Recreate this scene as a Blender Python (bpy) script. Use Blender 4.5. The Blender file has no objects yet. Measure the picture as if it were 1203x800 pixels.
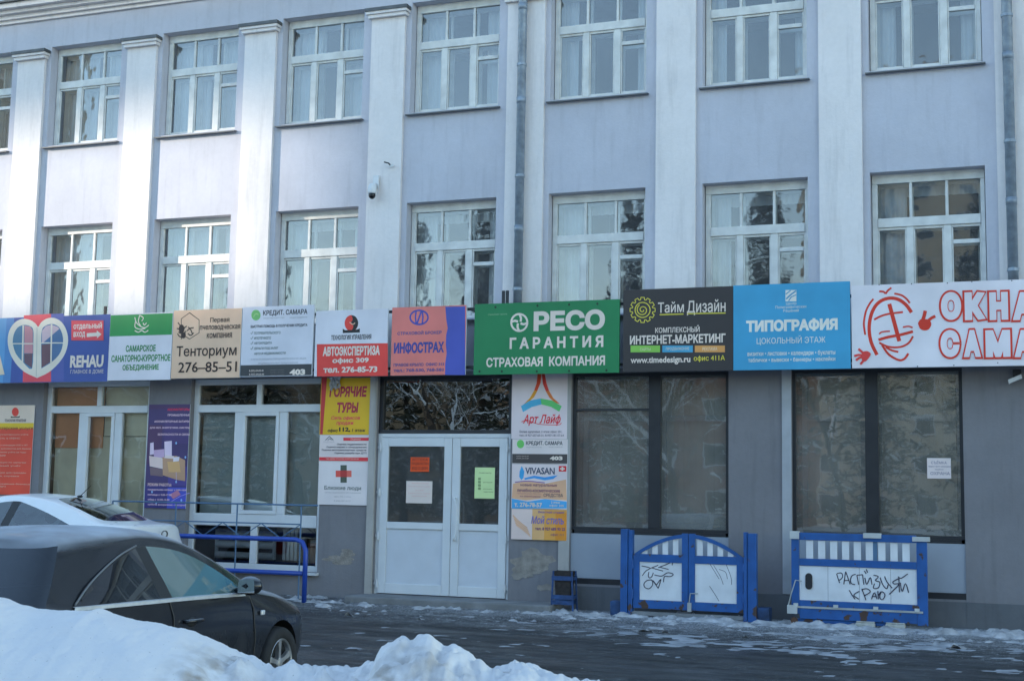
import bpy, bmesh, math, random
import numpy as np
from mathutils import Vector, Matrix, noise
from mathutils.geometry import delaunay_2d_cdt
random.seed(7)
R = math.radians
SC = bpy.context.scene
COL = SC.collection

# ------------------------------------------------------------------ camera
D, EYE = 18.5, 1.57                      # metres from the facade, eye height above the door step
M = Matrix(((0.93592328, 0.02333973, 0.35142974),
            (0.35171992, -0.11422901, -0.9291097),
            (0.0184583, 0.99318024, -0.11511864)))
cam = bpy.data.cameras.new('camera')
cam.sensor_fit = 'HORIZONTAL'; cam.sensor_width = 36.0; cam.lens = 1581.0 / 1203.0 * 36.0
cam.clip_end = 2000; cam.clip_start = 0.1
camo = bpy.data.objects.new('camera', cam); COL.objects.link(camo)
camo.matrix_world = Matrix.Translation((0, -D, EYE)) @ M.to_4x4()
SC.camera = camo

# ------------------------------------------------------------------ light
SUN_AZ, SUN_EL = 66.0, 11.0              # degrees: azimuth to the left of straight back from the facade; elevation
sd = Vector((-math.sin(R(SUN_AZ)) * math.cos(R(SUN_EL)), -math.cos(R(SUN_AZ)) * math.cos(R(SUN_EL)), math.sin(R(SUN_EL))))
wd = bpy.data.worlds.new('World'); SC.world = wd; wd.use_nodes = True
nt = wd.node_tree
sky = nt.nodes.new('ShaderNodeTexSky'); sky.sky_type = 'NISHITA'; sky.sun_disc = False
sky.sun_elevation = R(SUN_EL); sky.sun_rotation = math.atan2(sd.x, sd.y)
sky.air_density = 1.0; sky.dust_density = 0.0; sky.ozone_density = 1.3
nt.links.new(sky.outputs[0], nt.nodes['Background'].inputs[0])
nt.nodes['Background'].inputs[1].default_value = 0.15
sl = bpy.data.lights.new('sun', 'SUN'); sl.energy = 2.0; sl.angle = R(0.53); sl.color = (1.0, 0.88, 0.74)
slo = bpy.data.objects.new('sun', sl); COL.objects.link(slo)
slo.rotation_euler = (-sd).to_track_quat('-Z', 'Y').to_euler(); slo.location = (-20, -30, 30)
SC.view_settings.view_transform = 'Standard'; SC.view_settings.look = 'None'
SC.view_settings.gamma = 1.0; SC.view_settings.exposure = 2.06
SC.cycles.max_bounces = 8; SC.cycles.transparent_max_bounces = 16
SC.cycles.use_denoising = True

# ------------------------------------------------------------------ helpers
def ray(px, py):
    v = M @ Vector((px - 601.5, 400.0 - py, -1581.0)); return v
def P(px, py, Y=0.0):
    """photo point -> (X, Z) on the plane parallel to the facade at depth Y"""
    w = ray(px, py); t = (D + Y) / w.y
    return w.x * t, EYE + w.z * t
def PD(px, py, d):
    """photo point -> world point at axial depth d"""
    w = ray(px, py) * (d / 1581.0); return Vector((w.x, w.y - D, w.z + EYE))
def ground_z(y):
    return -0.02 * min(max(-y, 0.0), 8.0)

def s2l(c):
    return tuple(((v / 255.0) / 12.92 if v <= 10.3 else ((v / 255.0 + 0.055) / 1.055) ** 2.4) for v in c)
ILL = (0.54, 0.72, 0.94)
def A(r, g, b, k=1.0):
    """base colour of a thing seen as (r,g,b) in the blue shade of the photograph"""
    l = s2l((r, g, b)); c = [l[i] / (ILL[i] * k) for i in range(3)]; t = min(1.0, .82 / max(c)); return tuple(max(.012, v * t) for v in c)

MATS = {}
def mat(name, col, rough=0.6, metal=0.0, spec=0.5, var=0.0, vscale=4.0, bump=0.0, bscale=40.0, coat=0.0, stretch=(1, 1, 1)):
    if name in MATS: return MATS[name]
    m = bpy.data.materials.new(name); m.use_nodes = True; n = m.node_tree; b = n.nodes['Principled BSDF']
    b.inputs['Base Color'].default_value = (*col, 1); b.inputs['Roughness'].default_value = rough
    b.inputs['Metallic'].default_value = metal; b.inputs['Specular IOR Level'].default_value = spec
    b.inputs['Coat Weight'].default_value = coat
    if var > 0 or bump > 0:
        tc = n.nodes.new('ShaderNodeTexCoord'); mp = n.nodes.new('ShaderNodeMapping'); mp.inputs['Scale'].default_value = stretch
        n.links.new(tc.outputs['Object'], mp.inputs[0])
    if var > 0:
        no = n.nodes.new('ShaderNodeTexNoise'); no.inputs['Scale'].default_value = vscale; no.inputs['Detail'].default_value = 6
        n.links.new(mp.outputs[0], no.inputs['Vector'])
        rp = n.nodes.new('ShaderNodeValToRGB'); n.links.new(no.outputs['Fac'], rp.inputs[0])
        rp.color_ramp.elements[0].position = 0.3; rp.color_ramp.elements[1].position = 0.7
        rp.color_ramp.elements[0].color = (*[c * (1 - var) for c in col], 1); rp.color_ramp.elements[1].color = (*[min(.9, c * (1 + var * .6)) for c in col], 1)
        n.links.new(rp.outputs[0], b.inputs['Base Color'])
    if bump > 0:
        n2 = n.nodes.new('ShaderNodeTexNoise'); n2.inputs['Scale'].default_value = bscale; n2.inputs['Detail'].default_value = 4
        n.links.new(mp.outputs[0], n2.inputs['Vector'])
        bp = n.nodes.new('ShaderNodeBump'); bp.inputs['Strength'].default_value = bump; bp.inputs['Distance'].default_value = 0.02
        n.links.new(n2.outputs['Fac'], bp.inputs['Height']); n.links.new(bp.outputs[0], b.inputs['Normal'])
    MATS[name] = m; return m

def ink(c):
    k = 'ink_%02x%02x%02x' % tuple(int(min(.99, v) * 255) for v in c)
    return mat(k, c, rough=0.45, spec=0.4, var=0.12, vscale=1.6)

def glass(name, tint=(1, 1, 1), refl=1.6, base=0.03, wob=0.25, wscale=1.6, rough=0.0, film=None, filmw=0.0):
    if name in MATS: return MATS[name]
    m = bpy.data.materials.new(name); m.use_nodes = True; n = m.node_tree; n.nodes.clear()
    out = n.nodes.new('ShaderNodeOutputMaterial'); tr = n.nodes.new('ShaderNodeBsdfTransparent'); gl = n.nodes.new('ShaderNodeBsdfGlossy')
    tr.inputs[0].default_value = (*tint, 1); gl.inputs['Roughness'].default_value = rough
    fr = n.nodes.new('ShaderNodeFresnel'); fr.inputs['IOR'].default_value = 1.5
    ma = n.nodes.new('ShaderNodeMath'); ma.operation = 'MULTIPLY_ADD'; ma.use_clamp = True
    ma.inputs[1].default_value = refl; ma.inputs[2].default_value = base
    n.links.new(fr.outputs[0], ma.inputs[0])
    mx = n.nodes.new('ShaderNodeMixShader'); n.links.new(ma.outputs[0], mx.inputs[0])
    src = tr.outputs[0]
    if film:
        df = n.nodes.new('ShaderNodeBsdfDiffuse'); df.inputs[0].default_value = (*film, 1)
        m2 = n.nodes.new('ShaderNodeMixShader'); n.links.new(tr.outputs[0], m2.inputs[1]); n.links.new(df.outputs[0], m2.inputs[2])
        tc0 = n.nodes.new('ShaderNodeTexCoord'); nz = n.nodes.new('ShaderNodeTexNoise'); nz.inputs['Scale'].default_value = 1.3; nz.inputs['Detail'].default_value = 5
        n.links.new(tc0.outputs['Object'], nz.inputs['Vector'])
        mr = n.nodes.new('ShaderNodeMapRange'); mr.inputs[1].default_value = .3; mr.inputs[2].default_value = .7; mr.inputs[3].default_value = filmw * .6; mr.inputs[4].default_value = min(1, filmw * 1.3)
        n.links.new(nz.outputs['Fac'], mr.inputs[0]); n.links.new(mr.outputs[0], m2.inputs[0])
        src = m2.outputs[0]
    n.links.new(src, mx.inputs[1]); n.links.new(gl.outputs[0], mx.inputs[2]); n.links.new(mx.outputs[0], out.inputs[0])
    if wob > 0:
        tc = n.nodes.new('ShaderNodeTexCoord'); no = n.nodes.new('ShaderNodeTexNoise'); no.inputs['Scale'].default_value = wscale; no.inputs['Detail'].default_value = 2.5
        n.links.new(tc.outputs['Object'], no.inputs['Vector'])
        bp = n.nodes.new('ShaderNodeBump'); bp.inputs['Strength'].default_value = wob; bp.inputs['Distance'].default_value = 0.02
        n.links.new(no.outputs['Fac'], bp.inputs['Height']); n.links.new(bp.outputs[0], gl.inputs['Normal'])
    MATS[name] = m; return m

class MB:
    def __init__(s): s.v = []; s.f = []; s.m = []
    def add(s, vs, fs, mi=0):
        o = len(s.v); s.v += [tuple(v) for v in vs]
        for f in fs: s.f.append(tuple(i + o for i in f)); s.m.append(mi)
        return s
    def box(s, x0, x1, y0, y1, z0, z1, mi=0):
        x0, x1 = min(x0, x1), max(x0, x1); y0, y1 = min(y0, y1), max(y0, y1); z0, z1 = min(z0, z1), max(z0, z1)
        return s.add([(x0, y0, z0), (x1, y0, z0), (x1, y1, z0), (x0, y1, z0), (x0, y0, z1), (x1, y0, z1), (x1, y1, z1), (x0, y1, z1)],
              [(0, 3, 2, 1), (4, 5, 6, 7), (0, 1, 5, 4), (1, 2, 6, 5), (2, 3, 7, 6), (3, 0, 4, 7)], mi)
    def quad(s, a, b, c, d, mi=0): return s.add([a, b, c, d], [(0, 1, 2, 3)], mi)
    def prism(s, poly, y0, y1, mi=0):
        n = len(poly)
        return s.add([(x, y0, z) for x, z in poly] + [(x, y1, z) for x, z in poly],
              [tuple(range(n)), tuple(range(2 * n - 1, n - 1, -1))] + [(i, i + n, (i + 1) % n + n, (i + 1) % n) for i in range(n)], mi)
    def tube(s, pts, r, n=8, mi=0, caps=True):
        pts = [Vector(p) for p in pts]; rr = r if isinstance(r, (list, tuple)) else [r] * len(pts)
        vs = []; fs = []; up = None
        for i, p in enumerate(pts):
            t = (pts[min(i + 1, len(pts) - 1)] - pts[max(i - 1, 0)])
            t = t.normalized() if t.length > 1e-9 else Vector((0, 0, 1))
            if up is None: up = Vector((0, 0, 1)) if abs(t.z) < .9 else Vector((1, 0, 0))
            a = (up - t * up.dot(t)); a = a.normalized() if a.length > 1e-6 else t.orthogonal().normalized(); up = a; b = t.cross(a)
            vs += [p + (a * math.cos(k * 2 * math.pi / n) + b * math.sin(k * 2 * math.pi / n)) * rr[i] for k in range(n)]
        for i in range(len(pts) - 1):
            for k in range(n): fs.append((i * n + k, i * n + (k + 1) % n, (i + 1) * n + (k + 1) % n, (i + 1) * n + k))
        if caps: fs += [tuple(range(n - 1, -1, -1)), tuple(range((len(pts) - 1) * n, len(pts) * n))]
        return s.add(vs, fs, mi)
    def lathe(s, prof, axis='z', c=(0, 0, 0), n=24, mi=0):
        vs = []; fs = []
        for r, h in prof:
            for k in range(n):
                a = 2 * math.pi * k / n
                p = (r * math.cos(a), r * math.sin(a), h) if axis == 'z' else ((r * math.cos(a), h, r * math.sin(a)) if axis == 'y' else (h, r * math.cos(a), r * math.sin(a)))
                vs.append((p[0] + c[0], p[1] + c[1], p[2] + c[2]))
        for i in range(len(prof) - 1):
            for k in range(n): fs.append((i * n + k, i * n + (k + 1) % n, (i + 1) * n + (k + 1) % n, (i + 1) * n + k))
        return s.add(vs, fs, mi)
    def ball(s, c, rx, ry, rz, n=10, mi=0):
        return s.lathe([(max(1e-3, math.sin(math.pi * i / n)), -math.cos(math.pi * i / n)) for i in range(n + 1)], 'z', (0, 0, 0), 16, mi) if False else s._ball(c, rx, ry, rz, n, mi)
    def _ball(s, c, rx, ry, rz, n, mi):
        vs = []; fs = []; k = 2 * n
        for i in range(n + 1):
            th = math.pi * i / n
            for j in range(k):
                ph = 2 * math.pi * j / k; q = max(math.sin(th), 1e-4)
                vs.append((c[0] + rx * q * math.cos(ph), c[1] + ry * q * math.sin(ph), c[2] - rz * math.cos(th)))
        for i in range(n):
            for j in range(k): fs.append((i * k + j, i * k + (j + 1) % k, (i + 1) * k + (j + 1) % k, (i + 1) * k + j))
        return s.add(vs, fs, mi)
    def build(s, name, mats, parent=None, smooth=False, bevel=0.0, label=None, kind=None, fix=True):
        me = bpy.data.meshes.new(name); me.from_pydata(s.v, [], s.f)
        for m in (mats if isinstance(mats, (list, tuple)) else [mats]): me.materials.append(m)
        me.polygons.foreach_set('material_index', s.m)
        if fix:
            bm = bmesh.new(); bm.from_mesh(me); bmesh.ops.recalc_face_normals(bm, faces=bm.faces); bm.to_mesh(me); bm.free()
        if smooth: me.polygons.foreach_set('use_smooth', [True] * len(me.polygons))
        o = bpy.data.objects.new(name, me); COL.objects.link(o)
        if parent: o.parent = parent
        if bevel > 0:
            md = o.modifiers.new('bevel', 'BEVEL'); md.width = bevel; md.segments = 2; md.limit_method = 'ANGLE'; md.angle_limit = R(40)
        if label: o['label'] = label
        if kind: o['kind'] = kind
        return o

def tag(o, label, cat, group=None, kind=None):
    o['label'] = label; o['category'] = cat
    if group: o['group'] = group
    if kind: o['kind'] = kind
    return o
def thing(name, label, cat, loc=(0, 0, 0), rz=0.0, group=None):
    o = bpy.data.objects.new(name, None); COL.objects.link(o); o.empty_display_size = .2
    o.location = loc; o.rotation_euler = (0, 0, rz); return tag(o, label, cat, group)
def dup(root, loc, rz, label, scale=1.0):
    r = root.copy(); COL.objects.link(r); r.location = loc; r.rotation_euler = (0, 0, rz); r.scale = (scale,) * 3; r['label'] = label
    for ch in list(root.children):
        c = ch.copy(); COL.objects.link(c); c.parent = r
        for g in list(ch.children):
            d = g.copy(); COL.objects.link(d); d.parent = c
    return r

# ------------------------------------------------------------------ lettering as flat cut-out shapes
def text_shape(body, off=0.0, shear=0.0, res=2):
    c = bpy.data.curves.new('t', 'FONT'); c.body = body; c.shear = shear; c.resolution_u = res; c.fill_mode = 'NONE'
    o = bpy.data.objects.new('t', c); COL.objects.link(o)
    dg = bpy.context.evaluated_depsgraph_get(); ev = o.evaluated_get(dg); me = ev.to_mesh()
    V = [(v.co.x, v.co.y) for v in me.vertices]; E = [tuple(e.vertices) for e in me.edges]
    ev.to_mesh_clear(); bpy.data.objects.remove(o); bpy.data.curves.remove(c)
    adj = {}
    for a, b in E: adj.setdefault(a, []).append(b); adj.setdefault(b, []).append(a)
    seen = set(); loops = []
    for s in range(len(V)):
        if s in seen: continue
        loop = [s]; seen.add(s); cur = s
        while True:
            cand = [b for b in adj.get(cur, []) if b not in seen]
            if not cand: break
            cur = cur + 1 if cur + 1 in cand else cand[0]
            loop.append(cur); seen.add(cur)
        pts = []
        for i in loop:
            if not pts or (V[i][0] - pts[-1][0]) ** 2 + (V[i][1] - pts[-1][1]) ** 2 > 1e-8: pts.append(V[i])
        if len(pts) > 2: loops.append(np.array(pts))
    # glyphs of fallback fonts wind the other way round: take the sense of every glyph by itself
    iv = sorted((float(l[:, 0].min()), float(l[:, 0].max()), i) for i, l in enumerate(loops)); sgn = [1.0] * len(loops); cl = []; hi_ = -1e9
    ar = [float((l[:, 0] * np.roll(l[:, 1], -1) - np.roll(l[:, 0], -1) * l[:, 1]).sum()) for l in loops]
    def close():
        if cl:
            big = max(cl, key=lambda i: abs(ar[i])); q = 1.0 if ar[big] > 0 else -1.0
            for i in cl: sgn[i] = q
    for a, b, i in iv:
        if a > hi_ - .02: close(); cl = []
        cl.append(i); hi_ = max(hi_, b) if len(cl) > 1 else b
    close()
    PV = []; DE = []
    for l, sg in zip(loops, sgn):
        if off:
            d = np.roll(l, -1, 0) - l; d /= np.maximum(np.linalg.norm(d, axis=1, keepdims=True), 1e-9)
            nn = np.stack([d[:, 1], -d[:, 0]], 1) * sg; n0 = np.roll(nn, 1, 0)
            b = nn + n0; k = (b * nn).sum(1, keepdims=True); b = b / np.maximum(k, .6)
            l = l + b * off
        s0 = len(PV); PV += [tuple(map(float, q)) for q in l]; n = len(l)
        DE += [(s0 + i, s0 + (i + 1) % n) for i in range(n)]
    r = delaunay_2d_cdt([Vector(v) for v in PV], DE, [], 0, 1e-6)
    O = np.array([(v.x, v.y) for v in r[0]]); T = np.array([f for f in r[2] if len(f) == 3])
    PP = np.array(PV); Cn = O[T].mean(1); a = PP[[e[0] for e in DE]]; b = PP[[e[1] for e in DE]]
    up = (a[None, :, 1] <= Cn[:, None, 1]) & (b[None, :, 1] > Cn[:, None, 1]); dn = (a[None, :, 1] > Cn[:, None, 1]) & (b[None, :, 1] <= Cn[:, None, 1])
    cr = (b[None, :, 0] - a[None, :, 0]) * (Cn[:, None, 1] - a[None, :, 1]) - (Cn[:, None, 0] - a[None, :, 0]) * (b[None, :, 1] - a[None, :, 1])
    wn = ((up & (cr > 0)).sum(1) - (dn & (cr < 0)).sum(1))
    T = T[wn != 0]
    used = np.unique(T)
    return O, T, O[used].min(0), O[used].max(0)

def stroke_poly(pts, w):
    """a brush stroke of width w along (x, z) points -> list of quads"""
    pts = [Vector(p) for p in pts]; L = []; Rr = []
    for i, p in enumerate(pts):
        t = pts[min(i + 1, len(pts) - 1)] - pts[max(0, i - 1)]; t = t.normalized() if t.length > 1e-9 else Vector((1, 0))
        n = Vector((-t.y, t.x)) * w * .5; L.append(p + n); Rr.append(p - n)
    return [(L[i], L[i + 1], Rr[i + 1], Rr[i]) for i in range(len(pts) - 1)]
def smooth_pts(pts, k=4):
    pts = [Vector(p) for p in pts]; out = []
    for i in range(len(pts) - 1):
        p0, p1, p2, p3 = pts[max(i - 1, 0)], pts[i], pts[i + 1], pts[min(i + 2, len(pts) - 1)]
        for j in range(k):
            t = j / k; out.append(.5 * ((2 * p1) + (-p0 + p2) * t + (2 * p0 - 5 * p1 + 4 * p2 - p3) * t * t + (-p0 + 3 * p1 - 3 * p2 + p3) * t ** 3))
    return out + [pts[-1]]

class Print:
    """flat printed matter on a board: items are given where they sit on the photographed board, through crop = (x, y, scale)"""
    def __init__(s, Y, org, crop, k=1.0):
        s.Y = Y; s.org = org; s.crop = crop; s.k = k; s.art = MB(); s.let = MB(); s.am = []; s.lm = []; s.n = 0
    def _pt(s, x, y):
        c = s.crop; X, Z = P(c[0] + x / c[2], c[1] + y / c[2], s.Y); return X - s.org[0], Z - s.org[2]
    def _mi(s, lst, col):
        m = ink(A(*col, k=s.k))
        if m not in lst: lst.append(m)
        return lst.index(m)
    def _y(s): s.n += 1; return -0.0003 * s.n
    def t(s, body, x0, x1, y0, y1, col, off=0.0, shear=0.0, res=2, ext=0.0):
        O, T, lo, hi = text_shape(body, off, shear, res)
        ym = (y0 + y1) / 2; xm = (x0 + x1) / 2
        ax, az = s._pt(x0, ym); bx, bz = s._pt(x1, ym); tz = s._pt(xm, y0)[1]; lz = s._pt(xm, y1)[1]
        y = s._y(); vs = []
        for p in O:
            u = (p[0] - lo[0]) / (hi[0] - lo[0]); v = (p[1] - lo[1]) / (hi[1] - lo[1]); vs.append((ax + (bx - ax) * u, y, lz + (tz - lz) * v))
        s.let.add(vs, [tuple(map(int, f)) for f in T], s._mi(s.lm, col)); return s
    def p(s, pts, col, sm=0):
        q = [s._pt(*a) for a in pts]
        if sm: q = [tuple(v) for v in smooth_pts(q + [q[0]], sm)][:-1]
        y = s._y()
        s.art.add([(a, y, b) for a, b in q], [tuple(range(len(q)))], s._mi(s.am, col)); return s
    def r(s, x0, x1, y0, y1, col): return s.p([(x0, y0), (x1, y0), (x1, y1), (x0, y1)], col)
    def full(s, col, W, H):
        y = s._y(); s.art.add([(0, y, 0), (W, y, 0), (W, y, H), (0, y, H)], [(0, 1, 2, 3)], s._mi(s.am, col)); return s
    def loc(s, u0, u1, v0, v1, col, W, H):
        y = s._y(); s.art.add([(u0 * W, y, v0 * H), (u1 * W, y, v0 * H), (u1 * W, y, v1 * H), (u0 * W, y, v1 * H)], [(0, 1, 2, 3)], s._mi(s.am, col)); return s
    def c(s, x, y, rx, ry, col, n=28): return s.p([(x + rx * math.cos(2 * math.pi * k / n), y + ry * math.sin(2 * math.pi * k / n)) for k in range(n)], col)
    def s(self, *a): pass
    def st(s, pts, w, col, sm=4):
        q = [s._pt(*a) for a in pts]; q = smooth_pts(q, sm) if sm and len(q) > 2 else [Vector(a) for a in q]
        ww = w / s.crop[2] * .0118; y = s._y(); mi = s._mi(s.am, col)
        for quad in stroke_poly(q, ww): s.art.add([(a.x, y, a.y) for a in quad], [(0, 1, 2, 3)], mi)
        return s
    def ring(s, x, y, rx, ry, w, col, a0=0, a1=360, n=28):
        return s.st([(x + rx * math.cos(R(a0 + (a1 - a0) * k / n)), y + ry * math.sin(R(a0 + (a1 - a0) * k / n))) for k in range(n + 1)], w, col, 0)
    def done(s, parent):
        if s.art.v: s.art.build('printed_artwork', s.am, parent, fix=False)
        if s.let.v: s.let.build('lettering', s.lm, parent, fix=False)

# ------------------------------------------------------------------ materials of the place
def plaster(name, col, streak=0.12, mott=0.10, low=None):
    m = bpy.data.materials.new(name); m.use_nodes = True; n = m.node_tree; b = n.nodes['Principled BSDF']; L = n.links.new
    tc = n.nodes.new('ShaderNodeTexCoord'); b.inputs['Roughness'].default_value = .85; b.inputs['Specular IOR Level'].default_value = .25
    def noi(scale, st, det=5):
        mp = n.nodes.new('ShaderNodeMapping'); mp.inputs['Scale'].default_value = st; L(tc.outputs['Object'], mp.inputs[0])
        q = n.nodes.new('ShaderNodeTexNoise'); q.inputs['Scale'].default_value = scale; q.inputs['Detail'].default_value = det; q.inputs['Roughness'].default_value = .6
        L(mp.outputs[0], q.inputs['Vector']); return q.outputs['Fac']
    def ramp(src, lo, hi, a, c):
        r = n.nodes.new('ShaderNodeMapRange'); r.inputs[1].default_value = lo; r.inputs[2].default_value = hi; r.inputs[3].default_value = a; r.inputs[4].default_value = c; L(src, r.inputs[0]); return r.outputs[0]
    def mul(x, y):
        r = n.nodes.new('ShaderNodeMath'); r.operation = 'MULTIPLY'; L(x, r.inputs[0]); L(y, r.inputs[1]); return r.outputs[0]
    f = mul(mul(ramp(noi(.9, (1, 1, 1)), .3, .7, 1 - mott, 1.04), ramp(noi(2.2, (3.5, 3.5, .35)), .52, .75, 1, 1 - streak)), ramp(noi(14, (1, 1, 1), 3), .3, .7, .97, 1.02))
    rgb = n.nodes.new('ShaderNodeVectorMath'); rgb.operation = 'SCALE'; rgb.inputs[0].default_value = col; L(f, rgb.inputs[3])
    out = rgb.outputs[0]
    if low:      # patches where the paint has come off and bare render shows
        mx = n.nodes.new('ShaderNodeMix'); mx.data_type = 'RGBA'; L(ramp(noi(1.7, (1, 1, 1.5), 7), low[1], low[1] + .03, 0, 1), mx.inputs[0]); L(out, mx.inputs[6]); mx.inputs[7].default_value = (*low[0], 1); out = mx.outputs[2]
    L(out, b.inputs['Base Color'])
    bp = n.nodes.new('ShaderNodeBump'); bp.inputs['Strength'].default_value = .25; bp.inputs['Distance'].default_value = .012
    L(noi(30, (1, 1, 1), 6), bp.inputs['Height']); L(bp.outputs[0], b.inputs['Normal']); MATS[name] = m; return m

LAV = plaster('lavender_plaster', (.55, .548, .60), .13, .11)
WHT = plaster('white_plaster', (.785, .735, .715), .14, .07)
GRY = plaster('grey_plaster', (.235, .225, .235), .15, .16, ((.42, .36, .30), .74))
PLN = plaster('plinth_render', (.15, .155, .165), .2, .25)
BEI = plaster('worn_beige_paint', (.46, .43, .40), .35, .2, ((.25, .19, .15), .70))
WOOD = mat('painted_wood', (.70, .695, .66), .55, var=.16, vscale=5, bump=.15, bscale=60)
PVC = mat('white_pvc', (.66, .67, .68), .35, var=.06, vscale=3)
FLASH = mat('grey_flashing', (.11, .115, .12), .55, .3, var=.25, vscale=6)
GALV = mat('galvanised_pipe', (.27, .32, .38), .45, .25, var=.3, vscale=9)
DARKM = mat('dark_metal', (.028, .028, .032), .45, .2, var=.2)
ALU = mat('old_aluminium', (.33, .335, .33), .5, .35, var=.18)
PANEL = mat('grey_panel', (.32, .35, .40), .5, var=.08, vscale=2)
OLDGL = glass('old_window_glass', (.88, .93, .95), 2.9, .03, .16, 2.0, .02, film=(.55, .58, .62), filmw=.10)
NEWGL = glass('pvc_glass', (.93, .96, .95), 2.8, .03, .10, 1.4)
SHOPGL = glass('shop_glass', (.66, .69, .68), 3.0, .03, .045, 1.8, .012, film=(.48, .47, .43), filmw=.27)
DOORGL = glass('door_glass', (.5, .55, .55), 2.4, .03, .06, .9, .02, film=(.42, .43, .43), filmw=.17)
CURT = mat('white_curtain', (.70, .72, .74), .8, var=.06)
BLIND = mat('pale_blind', (.50, .54, .52), .8, var=.12, vscale=2)
TAN = mat('tan_blind', (.50, .46, .38), .85, var=.25, vscale=1.5)
CREAM = mat('cream_reflection_blind', (.82, .74, .56), .8, var=.2, vscale=2.2)  # cream of a reflected building, put into the colour of an added blind
ORNG = mat('orange_reflection_blind', (.75, .30, .14), .8, var=.15, vscale=1.5)  # orange of the same reflection, put into the blind colour
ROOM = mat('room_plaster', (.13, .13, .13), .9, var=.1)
def enamel(name, col):
    m = mat(name, col, .42, var=.2, vscale=5, bump=.05); n = m.node_tree; b = n.nodes['Principled BSDF']; L = n.links.new; src = b.inputs['Base Color'].links[0].from_socket
    tc = n.nodes.new('ShaderNodeTexCoord'); sp = n.nodes.new('ShaderNodeSeparateXYZ'); L(tc.outputs['Object'], sp.inputs[0]); q = n.nodes.new('ShaderNodeTexNoise'); q.inputs['Scale'].default_value = 9; q.inputs['Detail'].default_value = 7; L(tc.outputs['Object'], q.inputs['Vector'])
    r = n.nodes.new('ShaderNodeMapRange'); r.inputs[1].default_value = .0; r.inputs[2].default_value = .5; r.inputs[3].default_value = .13; r.inputs[4].default_value = 0; L(sp.outputs[2], r.inputs[0])
    a = n.nodes.new('ShaderNodeMath'); a.operation = 'ADD'; L(q.outputs['Fac'], a.inputs[0]); L(r.outputs[0], a.inputs[1]); t = n.nodes.new('ShaderNodeMapRange'); t.inputs[1].default_value = .66; t.inputs[2].default_value = .70; L(a.outputs[0], t.inputs[0])
    x = n.nodes.new('ShaderNodeMix'); x.data_type = 'RGBA'; L(t.outputs[0], x.inputs[0]); L(src, x.inputs[6]); x.inputs[7].default_value = (.07, .04, .03, 1); L(x.outputs[2], b.inputs['Base Color']); return m
BLUE = enamel('blue_enamel', A(22, 70, 140, .9))
DBLUE = mat('dark_blue_enamel', A(45, 75, 110, .6), .45, var=.15)
CONC = mat('step_concrete', (.20, .20, .20), .9, var=.3, vscale=3, bump=.5, bscale=25)
RUST = mat('rust', (.10, .05, .03), .8, var=.4)
WSHEET = mat('white_sheet', (.70, .71, .73), .45, var=.12, vscale=4)

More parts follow.
